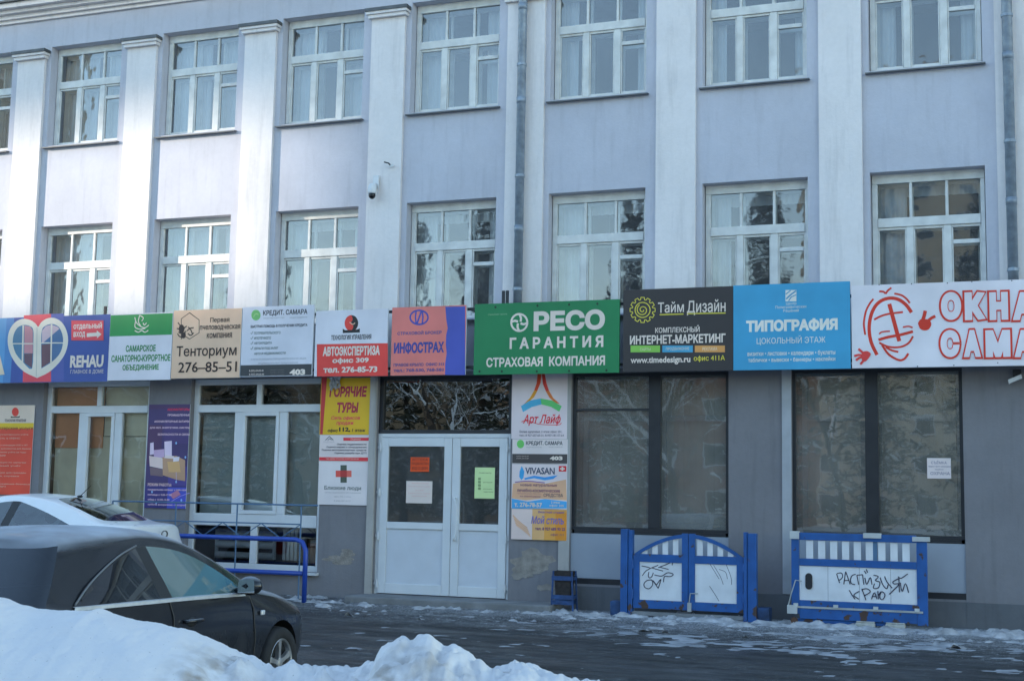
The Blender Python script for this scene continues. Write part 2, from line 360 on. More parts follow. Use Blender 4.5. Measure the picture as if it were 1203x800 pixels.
# ------------------------------------------------------------------ ground
def ground_material(name):
    m = bpy.data.materials.new(name); m.use_nodes = True; n = m.node_tree; b = n.nodes['Principled BSDF']; L = n.links.new
    tc = n.nodes.new('ShaderNodeTexCoord')
    def noi(scale, st, det=6, ro=.6):
        mp = n.nodes.new('ShaderNodeMapping'); mp.inputs['Scale'].default_value = st; L(tc.outputs['Object'], mp.inputs[0])
        q = n.nodes.new('ShaderNodeTexNoise'); q.inputs['Scale'].default_value = scale; q.inputs['Detail'].default_value = det; q.inputs['Roughness'].default_value = ro
        L(mp.outputs[0], q.inputs['Vector']); return q.outputs['Fac']
    def mr(src, a, c, d, e, smooth=False):
        r = n.nodes.new('ShaderNodeMapRange'); r.inputs[1].default_value = a; r.inputs[2].default_value = c; r.inputs[3].default_value = d; r.inputs[4].default_value = e; L(src, r.inputs[0]); return r.outputs[0]
    def mth(op, x, y):
        r = n.nodes.new('ShaderNodeMath'); r.operation = op
        for i, v in enumerate((x, y)):
            if isinstance(v, float): r.inputs[i].default_value = v
            else: L(v, r.inputs[i])
        return r.outputs[0]
    sep = n.nodes.new('ShaderNodeSeparateXYZ'); L(tc.outputs['Object'], sep.inputs[0])
    wall = mr(sep.outputs[1], -3.4, -.6, 0.0, 1.0)                       # trodden snow lies along the foot of the wall
    right = mr(sep.outputs[0], -9.0, -3.5, 0.0, 1.0)
    big = noi(.75, (.7, 1.4, 1), 5)
    fine = noi(6.5, (.8, 1.5, 1), 10, .78)
    cover = mth('ADD', mth('MULTIPLY', wall, mth('ADD', mth('MULTIPLY', right, .16), .08)), mth('MULTIPLY', big, .42))
    s = mth('ADD', cover, mth('MULTIPLY', fine, .62))
    ice = mr(s, .56, .66, 0, 1)
    asp = mr(noi(3.2, (.5, 1.6, 1), 6), .35, .7, .02, .06)
    ca = n.nodes.new('ShaderNodeCombineColor'); L(asp, ca.inputs[0]); L(mth('MULTIPLY', asp, 1.02), ca.inputs[1]); L(mth('MULTIPLY', asp, 1.06), ca.inputs[2])
    mx = n.nodes.new('ShaderNodeMix'); mx.data_type = 'RGBA'; L(ice, mx.inputs[0]); L(ca.outputs[0], mx.inputs[6]); mx.inputs[7].default_value = (.115, .118, .122, 1)
    crumb = mr(mth('ADD', noi(42, (.8, 1.2, 1), 4, .7), mth('MULTIPLY', mth('ADD', s, mth('MULTIPLY', wall, .35)), .30)), .80, .86, 0, 1)
    m3 = n.nodes.new('ShaderNodeMix'); m3.data_type = 'RGBA'; L(crumb, m3.inputs[0]); L(mx.outputs[2], m3.inputs[6]); m3.inputs[7].default_value = (.48, .48, .49, 1)
    L(m3.outputs[2], b.inputs['Base Color']); b.inputs['Specular IOR Level'].default_value = .35
    L(mr(noi(1.6, (.5, 1.4, 1), 4), .35, .65, .34, .85), b.inputs['Roughness'])
    bp = n.nodes.new('ShaderNodeBump'); bp.inputs['Strength'].default_value = .55; bp.inputs['Distance'].default_value = .035
    L(mth('ADD', fine, mth('MULTIPLY', ice, .5)), bp.inputs['Height']); L(bp.outputs[0], b.inputs['Normal']); return m
ROAD = ground_material('icy_asphalt')
SNOWM = mat('yard_snow', (.70, .68, .67), .7, var=.1, vscale=.4, bump=.4, bscale=3)

g = MB(); ys = [0.6, 0, -1, -2, -3, -4, -5, -6, -7, -8, -13]
for i in range(len(ys) - 1):
    a, b_ = ys[i], ys[i + 1]
    g.quad((-60, a, ground_z(a)), (40, a, ground_z(a)), (40, b_, ground_z(b_)), (-60, b_, ground_z(b_)))
g.build('street', ROAD, kind='structure', fix=False)
g = MB(); g.quad((-600, 500, -.6), (600, 500, -.6), (600, -700, -.6), (-600, -700, -.6)); g.build('ground', SNOWM, kind='structure')
g = MB(); gx = [-140, -110, -80, -60, -40, -20, 0, 20, 40, 80, 140]; gy = [-13, -16, -20, -26, -34, -44, -60, -90, -130]
def hum(x, y): return -.17 + (.28 * noise.noise(Vector((x * .06, y * .09, 3))) + .12 if y < -15 else 0)
for i in range(len(gx) - 1):
    for j in range(len(gy) - 1):
        q = [(gx[i], gy[j]), (gx[i + 1], gy[j]), (gx[i + 1], gy[j + 1]), (gx[i], gy[j + 1])]; g.quad(*[(x, y, hum(x, y)) for x, y in q])
g.build('snowy_yard', SNOWM, kind='structure', smooth=True)

# ------------------------------------------------------------------ the office building
bld = thing('office_building', 'long lavender and white three storey office building with pilasters above a grey ground floor', 'building')
BAY = 2.315; WX = [-1.09 - BAY * k for k in range(-1, 8)]; PX = [0.105 - BAY * k + (-.0) for k in range(-1, 9)]
WW, SET = 1.46, .17
ROWS = [(4.22, 6.04), (7.46, 9.24)]
def wall_with_holes(name, x0, x1, z0, z1, holes, depth, m):
    xs = sorted({x0, x1, *[h[0] for h in holes], *[h[1] for h in holes]}); zs = sorted({z0, z1, *[h[2] for h in holes], *[h[3] for h in holes]})
    inside = lambda x, z: any(h[0] < x < h[1] and h[2] < z < h[3] for h in holes)
    w = MB(); vid = {}
    def V(i, j):
        if (i, j) not in vid: vid[(i, j)] = len(w.v); w.v.append((xs[i], 0, zs[j]))
        return vid[(i, j)]
    for i in range(len(xs) - 1):
        for j in range(len(zs) - 1):
            if not inside((xs[i] + xs[i + 1]) / 2, (zs[j] + zs[j + 1]) / 2): w.f.append((V(i, j), V(i + 1, j), V(i + 1, j + 1), V(i, j + 1))); w.m.append(0)
    for a, b_, c, d in holes:
        w.quad((a, 0, c), (a, depth, c), (a, depth, d), (a, 0, d)); w.quad((b_, 0, c), (b_, 0, d), (b_, depth, d), (b_, depth, c))
        w.quad((a, 0, d), (a, depth, d), (b_, depth, d), (b_, 0, d)); w.quad((a, 0, c), (b_, 0, c), (b_, depth, c), (a, depth, c))
    return w.build(name, m, bld, fix=False)
BX0, BX1 = -19.8, 3.3
holes = [(x - WW / 2 - .01, x + WW / 2 + .01, a, b_) for x in WX for a, b_ in ROWS]
up = wall_with_holes('upper_wall', BX0, BX1, 3.42, 9.74, holes, .40, LAV)
OPEN = {'WA': (-15.46, -13.33, .36, 3.36), 'DR': (-9.17, -6.99, .085, 3.36), 'WB': (-12.53, -10.12, .36, 3.36), 'S1': (-6.05, -3.77, .36, 3.36), 'S2': (-2.9, -.69, .36, 3.36), 'WL': (-18.7, -16.95, .9, 3.36)}
gw = wall_with_holes('ground_floor_wall', BX0, BX1, .0, 3.42, list(OPEN.values()), .34, GRY)
pl = MB()
for a, b_ in ((-6.05, -3.77), (-3.77, -2.9), (-2.9, -.69), (-.69, BX1)):
    pl.box(a, b_ - .002, -.035, .002 if not (a in (-6.05, -2.9)) else .30, -.2, .33)
pl.build('plinth', PLN, bld)
sh = MB()   # back and sides of the building
sh.box(BX0, BX0 + .35, .36, 12, 0, 9.9); sh.box(BX1 - .35, BX1, .36, 12, 0, 9.9); sh.box(BX0, BX1, 12, 12.35, 0, 9.9)
sh.build('rear_walls', LAV, bld)
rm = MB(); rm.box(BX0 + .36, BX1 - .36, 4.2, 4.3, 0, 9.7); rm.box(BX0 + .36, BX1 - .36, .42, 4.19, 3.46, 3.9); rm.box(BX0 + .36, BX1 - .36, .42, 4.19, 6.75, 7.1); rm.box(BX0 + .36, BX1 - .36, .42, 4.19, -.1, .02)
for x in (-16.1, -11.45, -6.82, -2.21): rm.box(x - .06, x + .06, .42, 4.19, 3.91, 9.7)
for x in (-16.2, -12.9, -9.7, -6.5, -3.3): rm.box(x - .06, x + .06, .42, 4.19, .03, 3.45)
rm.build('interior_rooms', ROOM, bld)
co = MB()
for z0, z1, p in ((9.742, 9.80, .05), (9.803, 9.87, .11), (9.873, 9.93, .20), (9.933, 10.02, .30)): co.box(BX0, BX1, -p, .36, z0, z1)
co.build('cornice', WHT, bld)
rf = MB(); rf.box(BX0 - .1, BX1 + .1, -.36, 12.5, 10.023, 10.06); rf.build('roof', FLASH, bld)

def pilaster(x, w=.58):
    p = MB(); p.box(x - w / 2, x + w / 2, -.06, -.002, 3.42, 9.02); o = p.build('pilaster', WHT, bld)
    c = MB(); c.box(x - w / 2 - .035, x + w / 2 + .035, -.125, -.002, 9.023, 9.075); c.box(x - w / 2 - .06, x + w / 2 + .06, -.155, -.002, 9.078, 9.12); c.build('capital', WHT, o)
    f = MB(); f.box(x - w / 2 - .075, x + w / 2 + .075, -.175, -.002, 9.121, 9.172); f.build('cap_flashing', FLASH, o)
for x in PX: pilaster(x, .60 if abs(x + 6.84) < .1 or abs(x - .1) < .1 else .58)

def downpipe(x):
    d = MB(); d.tube([(x, -.16, 3.45), (x, -.16, 9.6), (x, -.20, 9.74), (x, -.26, 9.93)], .066, 14)
    o = d.build('downpipe', GALV, bld, smooth=True)
    b_ = MB()
    for z in (4.6, 6.3, 8.0, 9.3): b_.lathe([(.066, -.02), (.076, -.02), (.076, .02), (.066, .02)], 'z', (x, -.16, z), 14); b_.box(x - .015, x + .015, -.1, -.08, z - .015, z + .015)
    b_.build('pipe_bracket', GALV, o)
    s_ = MB()
    for z in (5.5, 7.45, 8.9): s_.lathe([(.064, -.05), (.0705, -.05), (.072, .05), (.064, .05)], 'z', (x, -.16, z), 14)
    s_.build('pipe_joint', GALV, o, smooth=True)
downpipe(-6.86); downpipe(-.03)

XB = [(.0, .05), (.305, .37), (.635, .705), (.965, 1.0)]       # stile, mullions, stile as fractions of the width
def sash_bars(mb, x0, W, z0, H, y0, y1, k=1.0, vent=True):
    z = lambda f: z0 + H * (1 - f); X = lambda f: x0 + W * f
    mb.box(X(0), X(1), y0, y1, z(.07), z(0)); mb.box(X(0), X(1), y0, y1, z(1), z(.965))
    mb.box(X(0), X(.05), y0, y1, z(.965) + .001, z(.07) - .001); mb.box(X(.962), X(1), y0, y1, z(.965) + .001, z(.07) - .001)
    mb.box(X(.05) + .001, X(.962) - .001, y0 - .012, y1, z(.405), z(.335))
    for a, b_ in ((.335, .362), (.655, .682)): mb.box(X(a), X(b_), y0 + .008, y1, z(.335) + .001, z(.07) - .001)
    for a, b_ in ((.305, .37), (.635, .705)): mb.box(X(a), X(b_), y0, y1, z(.965) + .001, z(.405) - .001)
    for a, b_ in ((.05, .305), (.37, .635), (.705, .962)):     # slim sash edges
        mb.box(X(a) + .001, X(a) + .02, y0 + .014, y1, z(.945), z(.425)); mb.box(X(b_) - .02, X(b_) - .001, y0 + .014, y1, z(.945), z(.425))
        mb.box(X(a) + .001, X(b_) - .001, y0 + .014, y1, z(.965) + .001, z(.945) - .001); mb.box(X(a) + .001, X(b_) - .001, y0 + .014, y1, z(.425) + .001, z(.405) - .001)
    if vent:
        mb.box(X(.705) + .021, X(.962) - .021, y0 + .004, y1, z(.55), z(.518))
def drape(mb, x0, x1, z0, z1, y, amp=.03, wl=.11, seed=0, mi=0):
    n = max(4, int((x1 - x0) / wl * 6)); rnd = random.Random(seed); ph = rnd.random() * 6
    vs = []
    for i in range(n + 1):
        x = x0 + (x1 - x0) * i / n; yy = y + amp * math.sin(ph + x / wl * 6.28 + 1.3 * math.sin(x * 5 + ph))
        vs += [(x, yy, z0), (x, yy * .6 + y * .4, z1)]
    mb.add(vs, [(2 * i, 2 * i + 2, 2 * i + 3, 2 * i + 1) for i in range(n)], mi)
def old_window(cx, z0, z1, row, k):
    x0 = cx - WW / 2; H = z1 - z0
    f = MB(); sash_bars(f, x0, WW, z0, H, SET, SET + .06); o = f.build('window', WOOD, bld, bevel=.006)
    i_ = MB(); sash_bars(i_, x0 + .03, WW - .06, z0 + .02, H - .04, SET + .20, SET + .235); i_.build('inner_frame', WOOD, o)
    p = MB(); p.quad((x0 + .03, SET + .035, z0 + .02), (x0 + WW - .03, SET + .035, z0 + .02), (x0 + WW - .03, SET + .035, z1 - .04), (x0 + .03, SET + .035, z1 - .04)); p.build('pane', OLDGL, o, fix=False)
    s_ = MB(); s_.prism([(-.075, z0 - .035), (SET, z0 - .001), (SET, z0 - .02), (-.075, z0 - .055)], x0 - .05, x0 + WW + .05)
    s_.v = [(y, x, z) for x, y, z in s_.v]; s_.build('sill', FLASH, o)
    c = MB(); rnd = random.Random(row * 50 + k)
    if row == 0 and k < 5:                                          # half drawn, mostly dark rooms
        a = x0 + .06; w = WW * (.16 + .12 * rnd.random()); drape(c, a, a + w, z0 + .03, z1 - .05, SET + .27, seed=k)
        if rnd.random() < .6: drape(c, x0 + WW - w * .9, x0 + WW - .06, z0 + .03, z1 - .05, SET + .27, seed=k + 9)
        drape(c, x0 + .04, x0 + WW - .04, z1 - .26, z1 - .04, SET + .33, .015, seed=k + 3)
    elif row == 0:
        drape(c, x0 + .04, x0 + WW * .66, z0 + .02, z1 - .05, SET + .27, .025, seed=k); drape(c, x0 + WW * .74, x0 + WW - .04, z0 + .02, z1 - .05, SET + .31, .03, seed=k + 5)
    else:
        full = [.25, .4, .3, .35, .55, .75, .9, .9, .9][min(8, max(0, k + 1))]
        drape(c, x0 + .04, x0 + .04 + (WW - .08) * full * .52, z0 + .02, z1 - .05, SET + .27, .03, seed=k); drape(c, x0 + WW - .04 - (WW - .08) * full * .42, x0 + WW - .04, z0 + .02, z1 - .05, SET + .29, .03, seed=k + 7)
    c.build('curtain', CURT, o, smooth=True, fix=False)
for k, x in enumerate(WX):
    for r_, (a, b_) in enumerate(ROWS): old_window(x, a, b_, r_, k - 1)

def fr(mb, x0, x1, z0, z1, y0, y1, w, mi=0):
    """four mitred-looking bars round an opening"""
    mb.box(x0, x1, y0, y1, z1 - w, z1, mi); mb.box(x0, x1, y0, y1, z0, z0 + w, mi); mb.box(x0, x0 + w, y0, y1, z0 + w + .001, z1 - w - .001, mi); mb.box(x1 - w, x1, y0, y1, z0 + w + .001, z1 - w - .001, mi)
def pane(parent, x0, x1, z0, z1, y, m): MB().quad((x0, y, z0), (x1, y, z0), (x1, y, z1), (x0, y, z1)).build('pane', m, parent, fix=False)

def pvc_window(key, blinds):
    x0, x1, z0, z1 = OPEN[key]; yw = .10; f = MB(); fr(f, x0, x1, z0, z1, yw, yw + .08, .09)
    t0, t1 = 2.83, 2.95; W = x1 - x0
    f.box(x0 + .091, x1 - .091, yw - .004, yw + .08, t0, t1); xm = (x0 + x1) / 2
    f.box(xm - .045, xm + .045, yw, yw + .08, t1 + .001, z1 - .091)
    m1, m2 = x0 + .36 * W - .02, x0 + .70 * W - .02; lo = 1.22 if key == 'WB' else 1.0
    for q in (m1, m2): f.box(q - .07, q + .07, yw, yw + .08, lo + .001, t0 - .001)
    f.box(x0 + .091, x1 - .091, yw - .006, yw + .08, lo - .19, lo)
    fr(f, m1 + .071, m2 - .071, lo + .001, t0 - .001, yw - .018, yw + .06, .06)
    if key == 'WB': f.box(xm - .06, xm + .06, yw, yw + .08, z0 + .091, lo - .191)
    else: f.box(x0 + .091, x1 - .091, yw + .01, yw + .07, z0 + .091, lo - .191)
    o = f.build('window', PVC, bld, bevel=.006)
    pane(o, x0 + .05, x1 - .05, z0 + .05, z1 - .05, yw + .04, NEWGL)
    s_ = MB(); s_.box(x0 - .04, x1 + .03, -.09, yw - .02, z0 - .04, z0 - .005); s_.build('sill', PVC, o)
    c = MB()
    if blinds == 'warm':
        c.box(x0 + .1, x0 + .1 + W * .46, .23, .235, 2.25, 3.3, 1); c.box(x0 + .1 + W * .47, x1 - .1, .23, .235, 2.45, 3.3, 0); c.box(x0 + .1, x1 - .1, .25, .26, .5, 2.44, 0)  # added sheets behind the glass, coloured to stand in for a warm reflection
        c.build('reflection_blind', [CREAM, ORNG], o)
    else:
        n = 22
        for i in range(n):
            a = x0 + .1 + (W - .2) * i / n; c.quad((a, .24, 1.15), (a + .085, .27, 1.15), (a + .085, .27, 2.9), (a, .24, 2.9))
        c.build('vertical_blind', BLIND, o, fix=False)
        rd = MB()
        for z in (.55, .72, .89): rd.tube([(x0 + .25, .55, z), (x0 + W * .55, .55, z)], .055, 10)
        for q in (x0 + .25, x0 + W * .55): rd.tube([(q, .55, .5), (q, .55, .95)], .03, 8)
        for q in (0, .07, .14, .21): rd.box(x0 + W * .62 + q, x0 + W * .62 + q + .05, .52, .60, .5, .98)
        rd.build('radiator', PVC, o, smooth=False)
        pt = MB(); pt.lathe([(.001, .46), (.12, .46), (.17, .74), (.18, .78), (.001, .78)], 'z', (x1 - .32, .62, 0), 16); pt.build('flower_pot', mat('terracotta', (.22, .07, .045), .8), o, smooth=True)
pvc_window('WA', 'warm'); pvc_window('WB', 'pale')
# the window at the far left edge
x0, x1, z0, z1 = OPEN['WL']; f = MB(); fr(f, x0, x1, z0, z1, .10, .18, .08); f.box((x0 + x1) / 2 - .05, (x0 + x1) / 2 + .05, .1, .18, z0 + .081, z1 - .081); o = f.build('window', PVC, bld); pane(o, x0 + .04, x1 - .04, z0 + .04, z1 - .04, .14, NEWGL)

# entrance: transom light, two leaves
x0, x1, z0, z1 = OPEN['DR']; TD = 2.5
f = MB(); f.box(x0, x0 + .06, .06, .16, TD, z1); f.box(x1 - .06, x1, .06, .16, TD, z1); f.box(x0 + .061, x1 - .061, .06, .16, z1 - .05, z1); f.box(x0, x1, .05, .17, TD - .01, TD + .045)
o = f.build('transom_window', DARKM, bld); pane(o, x0 + .04, x1 - .04, TD + .04, z1 - .03, .11, glass('transom_glass', (.35, .36, .36), 4.5, .10, .06, 1.6))
f = MB(); f.box(x0 + .001, x0 + .055, .05, .15, z0, TD - .012); f.box(x1 - .055, x1 - .001, .05, .15, z0, TD - .012); f.box(x0 + .056, x1 - .056, .05, .15, TD - .07, TD - .012); f.build('door_frame', PVC, bld, bevel=.005)
xs_ = -7.93
def leaf(a, b_, hs, label):
    f = MB(); zt, zb, zm0, zm1 = TD - .075, z0 + .012, .98, 1.07; s_ = .125
    f.box(a, a + s_, .035, .115, zb, zt); f.box(b_ - s_, b_, .035, .115, zb, zt)
    for c, d in ((zt - .13, zt), (1.07 - .01, 1.16), (zb, zb + .15)): f.box(a + s_ + .001, b_ - s_ - .001, .037, .113, c, d)
    o = f.build('door', PVC, bld, bevel=.006, label=label)
    pane(o, a + s_ - .02, b_ - s_ + .02, 1.14, zt - .11, .07, DOORGL)
    p = MB(); p.box(a + s_ + .001, b_ - s_ - .001, .06, .09, zb + .151, 1.058); p.build('door_panel', mat('pvc_infill', (.60, .62, .66), .4, var=.05), o)
    h = MB(); q = a - .002 if hs < 0 else b_ + .002
    for z in (.24, .95, 1.6, 2.28): h.tube([(q, .02, z - .06), (q, .02, z + .06)], .016, 8); h.box(q - .05, q + .05, .026, .036, z - .02, z + .02)
    h.build('hinge', PVC, o)
    return o
leaf(x0 + .06, xs_ - .004, -1, 'wider left leaf with a red and a white notice'); rl = leaf(xs_ + .004, x1 - .06, 1, 'narrower right leaf with the pull handle')
h = MB(); hx = xs_ + .075
h.tube([(hx, .035, .92), (hx, -.03, .92), (hx + .03, -.055, .95), (hx + .06, -.06, 1.05), (hx + .06, -.06, 1.42), (hx + .03, -.055, 1.5), (hx, -.03, 1.53), (hx, .035, 1.53)], .014, 8); h.box(hx - .035, hx + .02, .02, .034, .90, 1.2)
h.build('handle', PVC, rl, smooth=False)
st_ = MB(); st_.box(x0 - .15, -6.13, -.62, -.04, -.12, .085); st_.box(x0 - .15, -6.13, -.035, .3, -.12, .083); st_.build('doorstep', CONC, bld, bevel=.02)
w_ = MB(); w_.box(-9.285, x0 - .004, -.045, -.002, .0, 3.36); w_.box(-6.22, -6.06, -.03, -.002, .34, 3.36); w_.build('door_jamb', BEI, bld)
w_ = MB(); w_.box(-3.03, -2.905, -.03, -.002, .34, 3.36); w_.build('window_jamb', mat('pale_jamb', (.4, .41, .43), .7, var=.15), bld)

def shop_window(key, mull):
    x0, x1, z0, z1 = OPEN[key]; zc = 1.12; f = MB()
    fr(f, x0, x1, zc, z1, .04, .12, .045); f.box(mull - .085, mull + .085, .03, .12, zc + .046, z1 - .046)
    f.box(x0 + .046, x1 - .046, .035, .10, zc - .05, zc - .002)
    if key == 'S1': f.box(x0 + .046, mull - .086, .04, .10, 2.82, 2.85); f.box(mull + .03, mull + .05, .04, .1, z0 + .08, zc - .06)
    o = f.build('shop_window', DARKM, bld)
    for a, b_ in ((x0 + .03, mull - .06), (mull + .06, x1 - .03)): pane(o, a, b_, zc + .03, z1 - .03, .08, SHOPGL)
    p = MB(); p.box(x0 + .001, x1 - .001, .02, .10, z0 + .08, zc - .052); p.build('base_panel', PANEL, o)
    p = MB(); p.box(x0 + .001, x1 - .001, .005, .11, z0, z0 + .078); p.build('base_rail', DARKM, o)
    i_ = MB()
    for a, b_ in ((x0 + .1, mull - .1), (mull + .04, x1 - .02)):
        fr(i_, a, b_, zc + .05, z1 - .02, .26, .31, .07); i_.box(a + .071, b_ - .071, .26, .31, 2.68, 2.76)
    i_.build('inner_frame', ALU, o)
    c = MB(); n = 24
    for i in range(n):
        a = x0 + .1 + (x1 - x0 - .2) * i / n; c.quad((a, .345, zc), (a + .082, .37 + .015 * math.sin(i * 2.3), zc), (a + .082, .37 + .015 * math.sin(i * 2.3), z1), (a, .345, z1))
    c.build('vertical_blind', TAN, o, fix=False)
shop_window('S1', -4.83); shop_window('S2', -1.85)
# sign rail on the facade
rl_ = MB()
for z in (3.42, 4.28): rl_.box(-19, 3.2, -.36, -.32, z, z + .04)
for x in [-18 + .95 * i for i in range(22)]: rl_.box(x - .02, x + .02, -.318, -.086, 3.43, 3.46); rl_.box(x - .02, x + .02, -.318, -.086, 4.29, 4.32)
for x in (-14.06, -7.0 - .03 , -6.97, -5.15): rl_.box(x - .02, x + .02, -.318, -.285, 3.47, 4.56)
rl_.build('sign_rail', DARKM, bld)

# bare patches where the paint has flaked from the piers
bpm = mat('bare_render', (.30, .265, .23), .9, var=.3, vscale=9, bump=.4)
def flake(px, py, rx, rz, seed):
    X_, Z_ = P(px, py, 0); m = MB(); n = 40; pts = []
    for i in range(n):
        a = 2 * math.pi * i / n; k = 1 + .55 * noise.noise(Vector((math.cos(a) * 1.4, math.sin(a) * 1.4, seed))) + .25 * noise.noise(Vector((math.cos(a) * 4, math.sin(a) * 4, seed)))
        pts.append((X_ + rx * k * math.cos(a), -.002 - .0006 * seed, Z_ + rz * k * math.sin(a)))
    m.add(pts, [tuple(range(n))]); m.build('bare_patch', bpm, bld, fix=False)
flake(397, 657, .26, .07, 1.3); flake(408, 650, .14, .06, 5.1); flake(628, 660, .30, .16, 2.2); flake(613, 672, .18, .10, 7.7); flake(640, 690, .12, .05, 4.0)

# ------------------------------------------------------------------ across the yard: what shades the street and shows in the panes
def far_block(name, label, x0, x1, y0, y1, H, wall_c, fl=2.9, col=3.2, roofc=(.25, .25, .26)):
    b_ = thing(name, label, 'building', ((x0 + x1) / 2, y0, -.4)); w2 = (x1 - x0) / 2; m = plaster(name + '_panels' + str(int(x0)), wall_c, .15, .15)
    MB().box(-w2, w2, y1 - y0, 0, 0, H).build('wall', m, b_); r_ = MB(); r_.box(-w2 - .3, w2 + .3, y1 - y0 - .3, .3, H + .002, H + .4); r_.build('roof', SNOWM, b_)
    wn = MB(); dk = glass('far_glass', (.1, .12, .14), 2, .08, 0); nz = int((H - 1) / fl); nx = max(1, int((x1 - x0) / col))
    for i in range(nx):
        xx = -w2 + (x1 - x0) * (i + .5) / nx
        for j in range(nz): wn.box(xx - .75, xx + .75, .002, .05, 1.2 + j * fl, 2.65 + j * fl, 0); wn.box(xx - .65, xx + .65, .052, .06, 1.3 + j * fl, 2.55 + j * fl, 1)
    wn.build('windows', [PVC, mat('far_pane', (.03, .04, .05), .1)], b_, kind='stuff'); return b_
h0 = 60 / math.cos(R(SUN_AZ)) * math.tan(R(SUN_EL)); dx0 = 60 * math.tan(R(SUN_AZ))
zlo, zhi, xg, ztop = 4.35 + h0, 8.05 + h0, -10.7 - dx0, 10.4 + h0
far_block('sun_blocker_block', 'long ochre apartment block across the yard under a rooftop board', xg - 60, xg, -60, -72, zlo + .0, (.42, .24, .12))  # added out of view: its roof line cuts the sun patch off below
far_block('sun_blocker_tower', 'taller cream apartment block across the yard', xg + .002, -73.5, -60, -72, ztop + .4, (.50, .42, .30))  # added sun blocker, its left edge ends the patch on the right
bb = thing('sun_blocker_board', 'long blank grey board on steel posts on the ochre block', 'board', (xg - 26, -60.5, zlo))  # made-up board out of view, shades the wall above the patch
MB().box(-28, 27.5, -.15, .15, zhi - zlo, ztop - zlo).build('board_panel', PANEL, bb)
for x in (-27, -17.5, -9): MB().box(x - .1, x + .1, -.1, .1, .0, zhi - zlo + .3).build('post', DARKM, bb)
far_block('long_house', 'long low plastered house across the yard behind bare trees', -68, -32, -58, -68, 9.5, (.34, .24, .15))
far_block('garage', 'low tan garage block across the yard at the right', 6, 34, -52, -60, 6.5, (.33, .26, .18))
far_block('brick_house', 'low brick house across the yard with a snowy roof', -30, -13, -66, -76, 10.5, (.30, .12, .07))
far_block('panel_house', 'tall pale panel house far behind the trees', -15, 26, -84, -96, 34.3, (.62, .52, .38))

# trees ------------------------------------------------------------
BARK = mat('dark_bark', (.06, .045, .035), .9, var=.3, vscale=8); BIRCH = mat('birch_bark', (.45, .42, .38), .8, var=.5, vscale=6)
NEED = mat('needles', (.085, .085, .055), .8, var=.5, vscale=2); SNOWB = mat('snow_on_boughs', (.80, .80, .80), .8)
TWIG = mat('brown_twigs', (.17, .115, .075), .9, var=.3, vscale=4)
def conifer(name, label, loc, H, Rb, seed, snow=.62):
    rnd = random.Random(seed); t = thing(name, label, 'tree', loc, 0, 'trees across the yard')
    MB().tube([(0, 0, -.3), (.05, 0, H * .5), (0, 0, H)], [.22, .12, .02], 8).build('trunk', BARK, t)
    c = MB(); z = H * .10
    while z < H * .985:
        f = 1 - z / H; r_ = Rb * (f ** .8) * (.75 + .4 * rnd.random()); nb = 6 if f > .3 else 4; a0 = rnd.random() * 6
        for k in range(nb):
            a = a0 + 6.283 * k / nb + rnd.uniform(-.25, .25); L_ = r_ * rnd.uniform(.7, 1.1); sl_ = rnd.uniform(.15, .4)
            for q in range(7):
                d = L_ * (q + .8) / 7.5; w = .18 + .32 * (1 - q / 8); ca, sa = math.cos(a), math.sin(a)
                for _ in range(7):
                    px, py, pz = ca * d + rnd.uniform(-w, w), sa * d + rnd.uniform(-w, w), z - d * sl_ + rnd.uniform(-.18, .12)
                    e = Vector((rnd.uniform(-1, 1), rnd.uniform(-1, 1), rnd.uniform(-.5, .3))).normalized() * rnd.uniform(.09, .24)
                    g_ = Vector((rnd.uniform(-1, 1), rnd.uniform(-1, 1), rnd.uniform(-.8, .8))).normalized() * .055
                    p = Vector((px, py, pz)); c.quad(p - e - g_, p + e - g_ * .5, p + e + g_ * .5, p - e + g_, 1 if (rnd.random() < snow and _ < 2) else 0)
        z += H * .028 * (1 + f * .4)
    c.build('crown', [NEED, SNOWB], t, fix=False); return t
def bare_tree(name, label, loc, H, seed, bark, spread=.5):
    rnd = random.Random(seed); t = thing(name, label, 'tree', loc, 0, 'trees across the yard'); tr = MB(); cr = MB()
    def grow(p, d, L_, r_, lev, mb):
        pts = [p]; n = 4; dd = d.copy()
        for i in range(n):
            dd = (dd + Vector((rnd.uniform(-.14, .14), rnd.uniform(-.14, .14), .05 if lev else .02))).normalized(); pts.append(pts[-1] + dd * L_ / n)
        mb.tube(pts, [r_ * (1 - .65 * i / n) for i in range(n + 1)], 6 if lev < 2 else 3, (1 if mb is cr and rnd.random() < .45 else 0), False)
        if lev >= 4: return
        kids = [7, 6, 5, 5][lev]
        for k in range(kids):
            f = .35 + .63 * (k + rnd.random() * .6) / kids; i = min(n - 1, int(f * n)); q = pts[i].lerp(pts[i + 1], f * n - i)
            a = rnd.random() * 6.283; side = dd.orthogonal().normalized(); side.rotate(Matrix.Rotation(a, 3, dd))
            nd = (dd * (1 - spread) + side * spread * 1.3).normalized(); grow(q, nd, L_ * rnd.uniform(.42, .62), r_ * .46 * (1.1 - .5 * f), lev + 1, cr)
    grow(Vector((0, 0, -.3)), Vector((0, 0, 1)), H * .62, .20, 0, tr)
    tr.build('trunk', bark, t, fix=False); cr.build('crown', [TWIG, SNOWB], t, fix=False); return t
spr = conifer('spruce_tree', 'broad snow dusted spruce across the yard, tallest of them', (-5.5, -38, -.4), 16.5, 3.4, 1)
dup(spr, (-1.2, -35, -.4), 1.3, 'narrow snow dusted spruce across the yard beside the tallest', .86)
dup(spr, (-9.6, -36, -.4), 2.6, 'snow dusted spruce across the yard left of the tallest', .92)
dup(spr, (1.6, -40, -.4), 4.1, 'rightmost snow dusted spruce across the yard', .98)
dup(spr, (-20.5, -39, -.4), 5.0, 'spruce across the yard between two bare trees', .78)
